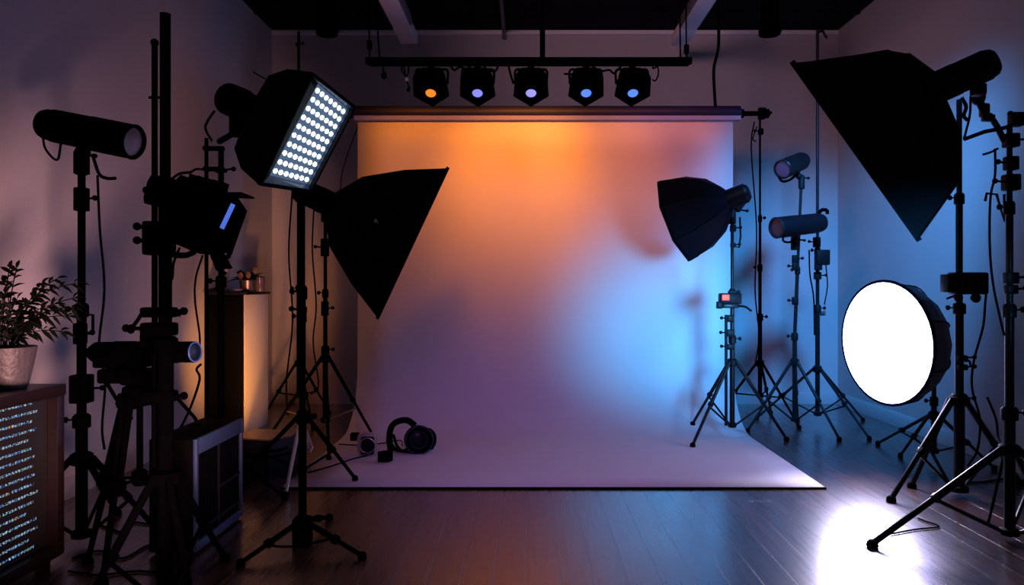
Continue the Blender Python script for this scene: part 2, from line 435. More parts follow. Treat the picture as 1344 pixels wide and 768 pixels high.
# cables hanging off the backdrop stands
tag(MB().path([at(990, 160, 6.15), at(986, 195, 6.1), at(993, 300, 6.12), at(991, 380, 6.1), at(996, 440, 6.12), at(991, 480, 6.1)], .006).build('hanging_cable', 'rubber', loc=(1.8, 6.1, .4)),
    'thin cable running down beside the right backdrop stand', 'cable')
tag(MB().path([at(383, 150, 6.1), at(384, 240, 6.1), at(379, 330, 6.1), at(384, 420, 6.1), at(376, 500, 6.1), at(378, 545, 6.1)], .007).build('hanging_cable', 'rubber', loc=(-1.9, 6.1, .1)),
    'dark cable drooping left of the tall stand behind the glowing panel', 'cable')
tag(MB().path([at(412, 270, 5.9), at(410, 330, 5.9), at(415, 400, 5.9), at(411, 450, 5.9), at(418, 505, 5.9), at(408, 518, 5.9)], .006).build('hanging_cable', 'rubber', loc=(-1.65, 5.9, .2)),
    'dark cable hanging between two poles left of the backdrop', 'cable')
tag(MB().path([at(470, 165, 6.3), at(452, 215, 6.3), at(447, 245, 6.3), at(447, 300, 6.3)], .004).build('hanging_cable', 'rubber', loc=(-1.5, 6.3, 1.5)),
    'thin cord looping from the left end of the backdrop roll', 'cable')

# ================================================================== CEILING FITTINGS
def batten(label, x0, x1, yend, z, flip):
    t = thing('ceiling_batten', label, 'ceiling light', ((x0+x1)/2, 5, ZC), 'ceiling battens')
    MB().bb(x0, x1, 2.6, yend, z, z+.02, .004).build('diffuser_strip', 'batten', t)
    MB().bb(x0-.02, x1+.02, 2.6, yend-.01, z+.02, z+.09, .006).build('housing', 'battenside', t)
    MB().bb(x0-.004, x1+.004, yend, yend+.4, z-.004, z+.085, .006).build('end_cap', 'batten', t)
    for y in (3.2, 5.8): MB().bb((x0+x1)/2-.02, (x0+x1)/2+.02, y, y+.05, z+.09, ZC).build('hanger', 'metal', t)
batten('long pale ceiling light left of the hanging lamp bar', -1.10, -.96, 6.25, 3.22, 1)
batten('long pale ceiling light right of the hanging lamp bar', 1.27, 1.40, 6.30, 3.22, -1)
def ceil_spot(label, px, y):
    x = (px-CX)/F*y; zb = H+.330*y
    t = thing('ceiling_spotlight', label, 'ceiling spotlight', (x, y, ZC), 'ceiling spotlights')
    MB().lathe((x, y, zb), (0, 0, 1), [(0, .062), (.0, .074), (.012, .078), (.10, .070), (.105, .060), (.42, .055), (.43, .03)], 20).build('can', 'metal', t)
    MB().lathe((x, y, zb+.02), (0, 0, 1), [(0, .06), (.004, .06)], 20).build('lens', 'lensglass', t)
    MB().tube((x, y, zb+.42), (x, y, ZC), .015).build('stem', 'metal', t)
    MB().tube((x+.05, y, zb+.16), (x+.085, y, zb+.02), .005).build('bracket', 'metal', t)
ceil_spot('black ceiling spotlight at left, above the glowing panel', 429, 5.5)
ceil_spot('black ceiling spotlight at right, near the right end of the lamp bar', 1010, 5.5)
p = at(661, 37, 7.0)
tag(MB().tube((p.x, 4.6, ZC-.03), (p.x, 7.09, ZC-.03), .016).tube((p.x, 7.09, ZC-.03), (p.x, 7.09, ZC-.09), .02).build('ceiling_conduit', 'battenside', loc=(p.x, 6, ZC)),
    'thin grey conduit running along the dark ceiling to the back wall', 'conduit')

# ================================================================== LAMP BAR
LY = 4.8
bx0, bx1, bz = (480-CX)/F*LY, (908-CX)/F*LY, H+(CY-80)/F*LY
lb = thing('lamp_bar', 'long black bar hung from the ceiling carrying five lamps', 'lighting bar', (0, LY, ZC))
MB().bb(bx0, bx1, LY-.02, LY+.02, bz-.02, bz+.02, .004).build('bar', 'metal', lb)
MB().bb(bx0+.02, bx1-.02, LY-.012, LY+.012, bz-.032, bz-.02, .002).build('track', 'metal', lb)
xr = (712-CX)/F*LY
MB().tube((xr, LY, bz), (xr, LY, bz+.2), .017).tube((xr, LY, bz+.2), (xr, LY, ZC), .011).build('hanging_rod', 'metal', lb)
for px0, px1 in ((485, 484), (498, 492), (893, 892), (901, 900)):
    x0, x1 = (px0-CX)/F*LY, (px1-CX)/F*LY
    w = MB().path([(x0, LY, bz+.02), ((x0+x1)/2, LY, bz+.3), (x1, LY, ZC)], .005, 8, 4).build('hanging_wire', 'metal', lb)
    if px0 in (485, 901):
        zz = bz+(.10 if px0 == 485 else .075)
        MB().box((x0, LY, zz), (.03, .03, .055), None, .006).build('turnbuckle', 'plastic', w)
for pts in ([(590, 84), (596, 92), (603, 88), (612, 90), (622, 84)], [(634, 85), (640, 92), (650, 93), (653, 86), (646, 84)], [(667, 84), (670, 97), (674, 110)],
            [(740, 97), (752, 97), (756, 92)], [(776, 86), (788, 93), (800, 92), (806, 96), (816, 86)]):
    MB().path([at(a, b, LY-.02) for a, b in pts], .007).build('power_lead', 'rubber', lb)
def par(px, lens, label):
    x = (px-CX)/F*LY; c = V((x, LY-.03, H+(CY-121)/F*LY))   # centre of the front face
    t = thing('stage_lamp', label, 'stage lamp', (x, LY, bz-.03), 'stage lamps on the hanging bar')
    n = V((0, -.60, -.80)).normalized(); u = V((1, 0, 0)); v = u.cross(n); v = v if v.z > 0 else -v
    face = [(-.112, -.040), (0, -.125), (.112, -.040), (.100, .10), (-.100, .10)]
    def ring(d, s, dv=0): return [c-n*d+u*a*s+v*(b*s+dv) for a, b in face]
    def oct_(d, r): return [c-n*d+(u*math.cos(a)+v*math.sin(a))*r for a in [2*PI*k/16 for k in range(16)]]
    b = MB().rings([ring(0, 1), ring(.03, .97), ring(.10, .80), ring(.125, .66), ring(.16, .56), ring(.175, .42)], True, True).build('housing', 'plastic', t, ang=25)
    MB().rings([ring(-.002, 1.0), ring(-.002, .90), ring(.004, .90)], False, False).build('front_frame', 'metal', b)
    MB().lathe(c+n*.001-v*.012, n, [(0, .040), (.007, .040), (.009, .034), (.009, .0335), (.004, .033)], 24, cap=False).build('lens_ring', 'metal', b)
    MB().lathe(c+n*.001-v*.012, n, [(0, .034), (.006, .032), (.008, .02), (.009, .001)], 24).build('lens', lens, t)
    for s in (-1, 1):
        q = c-n*.09+u*s*.085
        MB().lathe(q, (s, 0, 0), [(0, .012), (.016, .016), (.022, .012)], 10).build('tilt_knob', 'plastic', b)
    q = c-n*.09; top = V((x, LY, bz-.045))
    MB().path([q+u*.10, q+u*.098+V((0, .01, .075)), V((x+.045, LY, bz-.055)), top, V((x-.045, LY, bz-.055)), q-u*.098+V((0, .01, .075)), q-u*.10], .008, 8, 5).build('yoke', 'metal', t)
    MB().box((x, LY, bz-.035), (.042, .05, .04), None, .006).tube((x-.035, LY, bz-.05), (x+.035, LY, bz-.05), .008).build('clamp', 'metal', t)
par(566, 'orange', 'black stage lamp with the orange lens, first on the hanging bar')
par(627, 'violet', 'black stage lamp with violet lens, next to the orange one')
par(697, 'periwinkle', 'black stage lamp with pale violet lens, middle of the five on the bar')
par(769, 'blue', 'black stage lamp with blue lens, fourth from the orange one')
par(830, 'blue', 'black stage lamp with blue lens, furthest right on the hanging bar')
def hang(pts, label, balls=(), m='metal'):
    p0 = at(*pts[0], LY)
    t = thing('hanging_clip', label, 'clip', p0, 'clips dangling from the lamp bar')
    MB().path([at(a, b, LY-.01) for a, b in pts], .005, 8, 5).build('cord', 'rubber', t)
    for a, b, r, mm in balls: MB().ball(at(a, b, LY-.01), r, (.9, .7, 1.2)).build('weight', mm, t)
hang([(503, 84), (503, 92), (504, 98)], 'small black cord ending in a round weight at the left end of the lamp bar', [(504, 99, .02, 'plastic')])
hang([(529, 85), (527, 92), (534, 100), (536, 88), (530, 85), (534, 106), (538, 116)], 'looped black clip with a pale tag left of the orange lamp', [(536, 118, .012, 'plastic'), (534, 104, .013, 'card')])
hang([(858, 85), (857, 90), (863, 88), (864, 98), (860, 106), (856, 104)], 'curved black hook hanging at the right end of the lamp bar')
tag(MB().path([at(944, -60, 5.9), at(943, 10, 5.9), at(943, 60, 5.9), at(937, 90, 5.9), at(938, 125, 5.95), at(939, 139, 5.98)], .012).build('hanging_cable', 'rubber', loc=at(943, 10, 5.9)),
    'black cable dropping from the ceiling to the right part of the backdrop roll', 'cable')

# ================================================================== LEFT: RACK CABINET AND PLANT
rk = thing('media_cabinet', 'dark walnut cabinet with a glowing data screen at the left edge', 'cabinet', (-2.11, 2.5, 0))
rx0, rx1, ry0, ry1, rz = -2.37, -1.85, 1.75, 3.06, .71
MB().bb(rx0, rx1, ry0, ry1, rz-.045, rz, .004).build('top_board', 'wood', rk)
MB().bb(rx0+.01, rx1-.005, ry1-.05, ry1-.005, .03, rz-.045, .003).build('side_panel', 'wood', rk)
MB().bb(rx0+.01, rx1-.005, ry0+.005, ry0+.05, .03, rz-.045, .003).build('side_panel', 'wood', rk)
MB().bb(rx0+.01, rx1-.005, ry0+.05, ry1-.05, .03, .075, .003).build('bottom_rail', 'wood', rk)
MB().bb(rx0+.01, rx0+.03, ry0+.05, ry1-.05, .075, rz-.045).build('back_panel', 'blackpanel', rk)
for x in (rx0+.06, rx1-.06):
    for y in (ry0+.06, ry1-.06): MB().bb(x-.02, x+.02, y-.02, y+.02, 0, .03).build('foot', 'rubber', rk)
scp = V((rx1-.045, ry1-.06, .085))
screen = MB().add([(scp.x, ry0+.055, .08), (scp.x, ry1-.055, .08), (scp.x, ry1-.055, rz-.05), (scp.x, ry0+.055, rz-.05)], [[0, 1, 2, 3]])
so = bpy.data.objects.new('screen', bpy.data.meshes.new('screen')); col.objects.link(so)
so.parent = rk; off = V(rk['_o']); so.location = scp-off; so['_o'] = list(scp)
so.data.from_pydata([v-scp for v in screen.v], [], screen.f); so.data.materials.append(M['screen'])
so['label'] = 'black screen with rows of tiny glowing blue marks'

pc = V((-2.0, 2.92, rz))
pl = thing('potted_plant', 'leafy dark green plant in a pale textured pot on the walnut cabinet', 'plant', pc)
PR = .106
pot = MB().lathe(pc, (0, 0, 1), [(0, .066), (.004, .074), (.03, .080), (.09, .094), (.14, PR*.97), (.158, PR), (.160, PR*.97), (.150, PR*.92), (.13, PR*.88)], 28, cap=True).build('pot', 'pot', pl)
MB().lathe(pc+V((0, 0, .136)), (0, 0, 1), [(0, PR*.88), (.008, PR*.8), (.012, .001)], 20).build('soil', 'soil', pl)
stems = MB(); leaves = MB()
def leaf(p, d, L, w, nrm):
    d = V(d).normalized(); s = d.cross(V(nrm)).normalized(); n2 = s.cross(d)
    vs = []; N_ = 5
    for i in range(N_+1):
        k = i/N_; wd = w*math.sin(PI*(k**.75))*(.98)+.0006; dr = -L*.35*k*k
        c = V(p)+d*L*k+V((0, 0, dr))
        vs += [c-s*wd+n2*wd*.3, c, c+s*wd+n2*wd*.3]
    fs = []
    for i in range(N_):
        a = i*3; fs += [[a, a+1, a+4, a+3], [a+1, a+2, a+5, a+4]]
    leaves.add(vs, fs)
sp = [(22, 352, 0), (8, 352, .02), (-14, 362, -.03), (75, 366, .0), (94, 372, .03), (99, 404, -.02), (78, 436, .02), (62, 384, -.04), (44, 372, .05), (86, 392, .05),
      (34, 392, -.05), (70, 410, -.06), (-30, 380, .04), (55, 400, .07), (20, 385, -.06), (90, 415, .0), (-5, 372, .05), (50, 420, -.05), (-40, 400, 0)]
for i, (px, py, dy) in enumerate(sp):
    e = at(px, py, pc.y); e.y += dy
    b = pc+V((random.uniform(-.035, .035), random.uniform(-.035, .035), .13))
    dx = e.x-b.x; up = V((b.x+dx*.35, b.y+dy*.3, b.z+(e.z-b.z)*.62+abs(dx)*.28))
    pts = []
    for k in range(9):
        q = k/8; pts.append((1-q)**2*b+2*q*(1-q)*up+q*q*e)
    stems.path(pts, .0022, 6, 0)
    for k in range(2, 9):
        d = (pts[k]-pts[k-1]).normalized()
        for s in (-1, 1):
            sd = d.cross(V((0, 1, .2))).normalized()*s
            sd = (sd+V((0, random.uniform(-.7, .7), 0))).normalized()
            leaf(pts[k]-d*random.uniform(0, .02), d*.75+sd*.75, random.uniform(.034, .056), random.uniform(.006, .0095), V((0, -.6, .8)))
    leaf(pts[-1], pts[-1]-pts[-2], .05, .008, V((0, -.6, .8)))
stems.build('stems', 'leaf', pl); leaves.build('leaves', 'leaf', pl)

# ================================================================== LEFT: CYLINDER STROBE ON STAND
s1 = (-1.895, 3.24)
stand('black stand carrying the long cylinder strobe beside the walnut cabinet', s1, 1.60, .37, .03,
      [(-1.62, 3.36), (-1.97, 3.66), (-2.26, 3.20)], r=.024, steps=(.32, .62), leg_r=.013, brace=True)
st = bpy.data.objects['light_stand']
clamp(st, (s1[0], s1[1], .665), .075, .12, 1); clamp(st, (s1[0], s1[1]-.01, .90), .045, .09, 1); clamp(st, (s1[0], s1[1], 1.47), .05, .1, 1)
MB().path([(s1[0]+.02, s1[1]-.02, .98), (s1[0]+.065, s1[1]-.03, .98), (s1[0]+.065, s1[1]-.03, .90), (s1[0]+.03, s1[1]-.02, .90)], .006, 8, 0).build('crank_handle', 'metal', st)
fr, bk = at(173, 186, 3.20), at(55, 162, 3.28)
t = thing('cylinder_strobe', 'long black cylinder strobe with a frosted pink front at the left wall', 'studio strobe', at(107, 205, 3.24), 'cylinder strobes')
strobe_parts(t, fr, bk, .073, 'pinklens')
mount(t, lerp(bk, fr, .47)+V((0, 0, -.05)), (s1[0], s1[1], 1.635), .024)
MB().path([at(56, 178, 3.34), at(60, 196, 3.33), at(75, 210, 3.32), at(80, 188, 3.3)], .005).build('safety_cord', 'rubber', t)
MB().path([at(122, 205, 3.2), at(130, 228, 3.2), at(140, 234, 3.2), at(152, 234, 3.2)], .007).build('lever', 'plastic', t)
tag(MB().path([at(128, 230, 3.3), at(131, 300, 3.32), at(137, 380, 3.34), at(130, 455, 3.35), at(138, 500, 3.35), at(134, 560, 3.35), at(137, 590, 3.36)], .0055).build('hanging_cable', 'rubber', loc=at(131, 300, 3.3)),
    'black cable hanging from the left cylinder strobe down past the tripod', 'cable')

# ================================================================== LEFT: TWIN POLE STAND WITH BARN DOOR LAMP
e1 = (-1.259, 2.65)
ts = stand('thick twin pole stand in the left foreground running past the top lamp', e1, H+(CY-18)/F*2.65, .44, .0,
      [(-1.23+.02, 3.05), (-1.42, 2.36), (-1.02, 2.36)], r=.028, steps=(.44, .70), leg_r=.013)
x2 = -.489*2.66
MB().tube((x2, 2.66, .42), (x2, 2.66, H+(CY-60)/F*2.66), .010).ball((x2, 2.66, H+(CY-56)/F*2.66), .014).build('slim_pole', 'metal', ts)
for py, w, h in ((300, .07, .05), (318, .06, .09), (410, .075, .035), (432, .07, .045), (520, .06, .04)):
    z = H+(CY-py)/F*2.65; kl = .095 if py > 400 else .058
    c = MB().box(((e1[0]+x2)/2, 2.65, z), (.115 if py > 400 else .10, .055, h), None, .008).build('bridge_clamp', 'plastic', ts)
    sd = 1 if py in (410, 520) else -1
    MB().tube(((e1[0]+x2)/2, 2.64, z), ((e1[0]+x2)/2+sd*kl, 2.62, z+.005), .007).ball(((e1[0]+x2)/2+sd*(kl+.004), 2.62, z+.005), .014).build('knob', 'plastic', c)
MB().path([at(222, 410, 2.62), at(205, 411, 2.62), at(188, 411, 2.6), at(181, 420, 2.6), at(172, 432, 2.6)], .0065).ball(at(172, 432, 2.6), .013, (1, 1, 1.3)).build('lever', 'plastic', ts)
MB().path([at(222, 416, 2.62), at(228, 408, 2.62), at(237, 412, 2.62)], .012, 8, 0).build('lever', 'plastic', ts)
c = at(203, 128, 2.65); MB().tube(c-V((.02, 0, 0)), c+V((.02, 0, 0)), .005).build('pin', 'metal', ts)
# the lamp
D = 2.62
t = thing('barn_door_lamp', 'boxy black lamp with barn doors and a blue lit slit on the twin poles', 'studio lamp', at(215, 300, D))
ca = math.cos(math.radians(14)); sa = math.sin(math.radians(14))
a_ = V((ca, .18, -sa)).normalized(); up_ = V((sa, 0, ca)); up_ = (up_-a_*up_.dot(a_)).normalized(); sd_ = a_.cross(up_)
c = at(263, 285, D)
def lp(x, y, z=0): return c+a_*x+up_*y+sd_*z
b = MB()
def sect(x, h0, h1, w): return [lp(x, h0, -w), lp(x, h1, -w), lp(x, h1, w), lp(x, h0, w)]
b.rings([sect(-.085, -.08, .105, .07), sect(-.07, -.10, .122, .09), sect(.05, -.118, .108, .10), sect(.085, -.112, .10, .105)])
hb = b.build('housing', 'plastic', t, ang=20)
MB().rings([sect(-.180, .02, .075, .04), sect(-.168, .0, .10, .055), sect(-.11, .0, .105, .06), sect(-.08, .01, .10, .06)]).build('rear_housing', 'plastic', t, ang=20)
for k in range(5):
    MB().rings([sect(-.055+k*.025, .10, .135, .05), sect(-.045+k*.025, .10, .135, .05)]).build('cooling_fin', 'metal', hb)
def door(pts, m='metal'):
    n = (pts[1]-pts[0]).cross(pts[2]-pts[0]).normalized()*.003
    return MB().rings([[p-n for p in pts], [p+n for p in pts]])
door([lp(.085, .10, -.105), lp(.085, .10, .105), lp(.135, .112, .12), lp(.135, .112, -.12)]).build('top_door', 'metal', t)
door([lp(.085, -.112, -.105), lp(.085, -.112, .105), lp(.118, -.155, .12), lp(.118, -.155, -.12)]).build('bottom_door', 'metal', t)
door([lp(.085, .095, .105), lp(.085, -.105, .105), lp(.120, -.07, .13), lp(.135, .085, .13)]).build('side_door', 'metal', t)
door([lp(.085, .095, -.105), lp(.085, -.105, -.105), lp(.10, -.11, -.14), lp(.115, .06, -.14)]).build('side_door', 'metal', t)
p0, p1 = at(306, 268, D-.16), at(291, 300, D-.16)
dd = (p1-p0).normalized(); ww = V((dd.z, 0, -dd.x)).normalized()
MB().box((p0+p1)/2, ((p1-p0).length, .014, .006), (dd, -ww, V((0, 1, 0))), .001).build('lit_slit', 'blueslit', t)
MB().path([lp(.0, .0, -.11), lp(-.02, -.13, -.11), lp(-.09, -.15, -.05), at(217, 318, 2.65)], .011, 8, 4).build('yoke', 'metal', t)
MB().path([lp(.09, -.10, .12), lp(.13, -.12, .12), lp(.125, -.155, .12), lp(.15, -.16, .12)], .006, 8, 3).build('latch', 'metal', t)
tag(MB().path([at(224, 236, 2.75), at(236, 228, 2.8), at(250, 226, 2.9), at(258, 222, 3.2), at(270, 223, 3.6)], .005).build('looped_cable', 'rubber', loc=at(236, 228, 2.75)),
    'short black cable arching over the top of the barn door lamp', 'cable')
tag(MB().path([at(236, 325, 2.8), at(228, 345, 2.8), at(226, 365, 2.8), at(219, 372, 2.72)], .005).build('hanging_cable', 'rubber', loc=at(228, 345, 2.8)),
    'short black cable under the barn door lamp', 'cable')

# ================================================================== LEFT: VIDEO CAMERA ON TRIPOD
hx, hy = -1.50, 2.95
t = thing('camera_tripod', 'heavy black video tripod under the long lens camera', 'tripod', (hx, hy, 0))
hz = .70
for fx, fy, nm in ((-1.735, 3.01, 0), (-1.560, 2.80, 0), (-1.35, 3.02, 0)):
    d = V((fx-hx, fy-hy, 0)).normalized(); sdv = V((-d.y, d.x, 0))
    a0 = V((hx, hy, hz))+d*.05; a2 = V((fx, fy, .02)); mid = lerp(a0, a2, .52)
    lg = MB().tube(a0+sdv*.018, mid+sdv*.016, .012).tube(a0-sdv*.018, mid-sdv*.016, .012).box(mid, (.065, .045, .06), frame(a2-a0), .006).tube(lerp(a0, a2, .45), a2, .013, .011).box(lerp(a0, a2, .06), (.07, .04, .05), frame(a2-a0), .006).build('leg', 'metal', t)
    MB().lathe((fx, fy, 0), (0, 0, 1), [(0, .016), (.004, .022), (.02, .02), (.034, .012)], 12).build('rubber_foot', 'rubber', lg)
    MB().tube((hx, hy, .36), lerp(a0, a2, .52), .006).build('spreader', 'metal', t)
MB().lathe((hx, hy, .64), (0, 0, 1), [(0, .04), (.01, .062), (.07, .062), (.08, .045), (.10, .045)], 20).build('bowl', 'metal', t)
MB().lathe((hx, hy, .33), (0, 0, 1), [(0, .02), (.01, .03), (.05, .03), (.06, .02)], 14).tube((hx, hy, .36), (hx, hy, .64), .012).build('centre_column', 'metal', t)
MB().box((hx-.05, hy, .755), (.19, .09, .055), None, .01).lathe((hx-.02, hy-.05, .755), (0, -1, 0), [(0, .03), (.025, .03), (.03, .02)], 14).build('fluid_head', 'plastic', t)
MB().path([(hx-.12, hy-.03, .745), (hx-.05, hy-.06, .66), (hx+.01, hy-.08, .60)], .007).build('pan_handle', 'metal', t)
t = thing('video_camera', 'black camera with a long horizontal lens and blue rimmed front glass', 'camera', (hx, hy, .79))
ax0, ax1 = at(122, 463, 2.99), at(256, 462, 2.87); w = (ax1-ax0); L = w.length; w.normalize()
bd = MB().lathe(ax0, w, [(-.02, .018), (0, .032), (.02, .042), (.1, .042), (.105, .044), (.2, .044), (.205, .042), (L-.08, .042), (L-.075, .040), (L-.004, .040), (L, .038)], 28).build('lens_barrel', 'plastic', t)
MB().torus(ax1+w*.001, w, .036, .003).build('front_rim', 'rimgleam', bd)
MB().lathe(ax1-w*.002, w, [(0, .034), (.004, .03), (.007, .001)], 24).build('front_glass', 'lensglass', t)
MB().box(lerp(ax0, ax1, .30)+V((0, 0, -.035)), (.20, .075, .045), None, .008).build('body', 'plastic', t)
MB().box(lerp(ax0, ax1, .62)+V((0, 0, .055)), (.10, .05, .03), None, .006).box(lerp(ax0, ax1, .66)+V((0, 0, .043)), (.06, .03, .03), None, .003).build('top_handle', 'plastic', t)

# ================================================================== LEFT: TOWER
tx0, tx1, ty0, ty1, tz = -1.545, -1.35, 3.11, 3.62, .475
t = thing('computer_tower', 'dark tower case with a gridded mesh side standing on the floor', 'computer tower', ((tx0+tx1)/2, (ty0+ty1)/2, 0))
MB().bb(tx0, tx1-.012, ty0, ty1, .012, tz, .005).build('case', 'grille', t)
f = MB()
f.bb(tx1-.014, tx1, ty0, ty0+.022, .012, tz, .002).bb(tx1-.014, tx1, ty1-.022, ty1, .012, tz, .002)
f.bb(tx1-.0139, tx1-.0001, ty0+.02, ty1-.02, tz-.066, tz, .002).bb(tx1-.0139, tx1-.0001, ty0+.02, ty1-.02, .012, .05, .002)
fo = f.build('side_frame', 'tower', t)
g = MB(); 
g.bb(tx1-.012, tx1-.004, ty0+.235, ty0+.247, .05, tz-.066).bb(tx1-.012, tx1-.005, ty0+.247, ty1-.02, .215, .225).bb(tx1-.012, tx1-.004, ty0+.02, ty1-.02, .085, .093)
g.build('grid_bar', 'case', fo)
g = MB()
for k in range(14): g.bb(tx1-.013, tx1-.009, ty0+.03+k*.034, ty0+.036+k*.034, .05, tz-.066)
g.build('mesh_screen', 'grille', fo)
MB().bb(tx0+.03, tx1-.04, ty0+.05, ty1-.05, tz, tz+.004, .001).lathe((tx0+.06, ty0+.3, tz+.004), (0, 0, 1), [(0, .03), (.006, .028), (.008, .01)], 18).build('top_vent', 'grille', t)
for x in (tx0+.03, tx1-.04):
    for y in (ty0+.04, ty1-.04): MB().bb(x-.015, x+.015, y-.015, y+.015, 0, .012).build('foot', 'rubber', t)

# ================================================================== LED PANEL SOFTBOX
C = at(405, 175, 3.24); S = at(295, 128, 3.52)
n = (C-S).normalized()
t = thing('led_softbox', 'black softbox with a bright white grid of leds, tilted down to the right', 'softbox', at(397, 250, 3.26), 'softboxes')
v0 = -V((-.198, -.055, -.373))
n = n.normalized(); v_ = (v0-n*v0.dot(n)).normalized(); u_ = v_.cross(n)
opx = [(342, 243), (408, 253), (467, 140), (411, 96)]
opening = [((onplane(a, b, C, n)-C).dot(u_), (onplane(a, b, C, n)-C).dot(v_)) for a, b in opx]
n, u, v = softbox_parts(t, C, n, v0, opening, [(.16, .90), (.28, .68), (.355, .26)], diff=None)
Cb = C-n*.035
bp = [onplane(a, b, Cb, n) for a, b in ((354, 230), (403, 242), (456, 143), (417, 110))]     # led board corners
MB().rings([bp, [p-n*.006 for p in bp]]).build('led_board', 'ledboard', t)
def bil(i, j): return lerp(lerp(bp[3], bp[2], i), lerp(bp[0], bp[1], i), j)
lm = MB()
for j in range(10):
    for i in range(7):
        lm.lathe(bil(.075+.85*i/6, .055+.89*j/9)-n*.001, n, [(0, .0112), (.003, .0108), (.006, .007), (.007, .001)], 8)
lm.build('led_grid', 'led', t)
op = [C+u*a+v*b for a, b in opening]
for i, m_ in ((1, 'tower'), (2, 'tower'), (0, 'tower'), (3, 'fabric')):  # bluish light on the flaps comes from their painted colour
    k = (i+1) % 4
    A = [bp[i]+n*.0, bp[k]+n*.0, lerp(op[k], C, .03), lerp(op[i], C, .03)]
    MB().rings([A, [p+(C-p).normalized()*-.003 for p in A]]).build('inner_flap', m_, t)
hd = MB().lathe(C-n*.35, (S-C).normalized(), [(0, .05), (.004, .066), (.10, .066), (.105, .074), (.21, .074), (.225, .055)], 20).build('strobe_head', 'plastic', t)
MB().path([at(332, 94, 3.42), at(338, 98, 3.42), at(349, 104, 3.40)], .003).build('pull_cord', 'rubber', t)
bk = C-n*.48
MB().path([bk+V((0, 0, -.05)), bk+V((-.03, .05, -.11)), V((-1.487, 3.68, 1.80))], .014).box(bk+V((-.02, .03, -.10)), (.06, .06, .09), None, .008).build('tilt_bracket', 'plastic', t)
MB().path([at(282, 145, 3.5), at(272, 160, 3.5), at(270, 170, 3.55), at(278, 185, 3.6)], .006).build('safety_cord', 'rubber', t)
# post under the softbox belongs to its floor stand
stand('black floor stand directly under the glowing led softbox, with flat splayed legs', ((397-CX)/F*3.24, 3.24), 1.49, .10, .02,
      [(-.665, 3.07), (-1.125, 2.99), (-.93, 3.58)], r=.017, steps=(.36, .72), brace=False, leg_r=.011)
ls = [o for o in bpy.data.objects if o.name.startswith('light_stand')][-1]
MB().box((-.956, 3.24, .06), (.075, .07, .12), None, .012).build('base_block', 'plastic', ls)
MB().path([(-1.06, 3.09, .05), (-.96, 3.12, .035), (-.80, 3.16, .055)], .005).build('brace', 'metal', ls)
clamp(ls, (-.956, 3.24, 1.0), .035, .03, -1)
st2 = stand('black stand behind the tower case, bracing the rear of the glowing softbox', (-1.487, 3.70), 1.78, .30, .06,
      [(-1.25, 3.92), (-1.86, 3.86), (-1.60, 3.95)], r=.017, steps=(.62,))
xs = (271-CX)/F*3.7
MB().tube((xs, 3.7, .40), (xs, 3.7, 1.82), .0095).build('slim_pole', 'metal', st2)
for py in (195, 222, 330): MB().box(((xs-1.487)/2, 3.7, H+(CY-py)/F*3.7), (.10, .03, .02), None, .004).build('bridge_clamp', 'plastic', st2)
clamp(st2, (-1.487, 3.69, H+(CY-224)/F*3.7), .055, .02, 1)
clamp(st2, (-1.487, 3.69, H+(CY-338)/F*3.7), .035, .03, 1)
tag(MB().path([at(266, 335, 3.6), at(257, 365, 3.6), at(256, 395, 3.6), at(262, 440, 3.6), at(262, 460, 3.6)], .005).build('hanging_cable', 'rubber', loc=at(257, 365, 3.6)),
    'thin dark cable curving down left of the stand behind the tower case', 'cable')
tag(MB().path([at(264, 478, 3.65), at(258, 485, 3.65), at(262, 498, 3.65), at(252, 530, 3.7), at(240, 556, 3.72), at(228, 575, 3.72)], .006).path([at(232, 522, 3.7), at(248, 540, 3.7), at(258, 553, 3.7), at(266, 580, 3.7)], .009).build('cable_bundle', 'rubber', loc=at(252, 530, 3.7)),
    'crossed dark cables hanging just behind the tower case', 'cable')
# second stand further back, half hidden
bs = stand('slim black stand with a shiny silver leg, behind the softbox floor stand', (-1.21, 4.1), 1.78, .40, .10,
      [(-.967, 4.28, .008), (-1.62, 4.20)], r=.015, steps=(.5,), leg_r=.011)
p0, p1 = V((-1.215, 4.085, .385)), V((-1.262, 3.98, .014))
lg = MB().tube(p0, p1, .011, .009).build('leg', 'silver', bs); lg['label'] = 'shiny silver leg'
MB().lathe((p1.x, p1.y, 0), (0, 0, 1), [(0, .013), (.004, .017), (.02, .015), (.03, .01)], 10).build('rubber_foot', 'rubber', lg)
t = MB().add([at(401, 566, 4.75), at(404, 565, 4.75), at(411, 588, 4.6), at(408, 594, 4.55), at(402, 590, 4.62)], [[0, 1, 2, 3, 4]])
to = t.build('bounce_card', 'card', loc=at(405, 590, 4.6)); so2 = to.modifiers.new('thickness', 'SOLIDIFY'); so2.thickness = .004
tag(to, 'small bright white card leaning behind the slim stand on the paper', 'card')

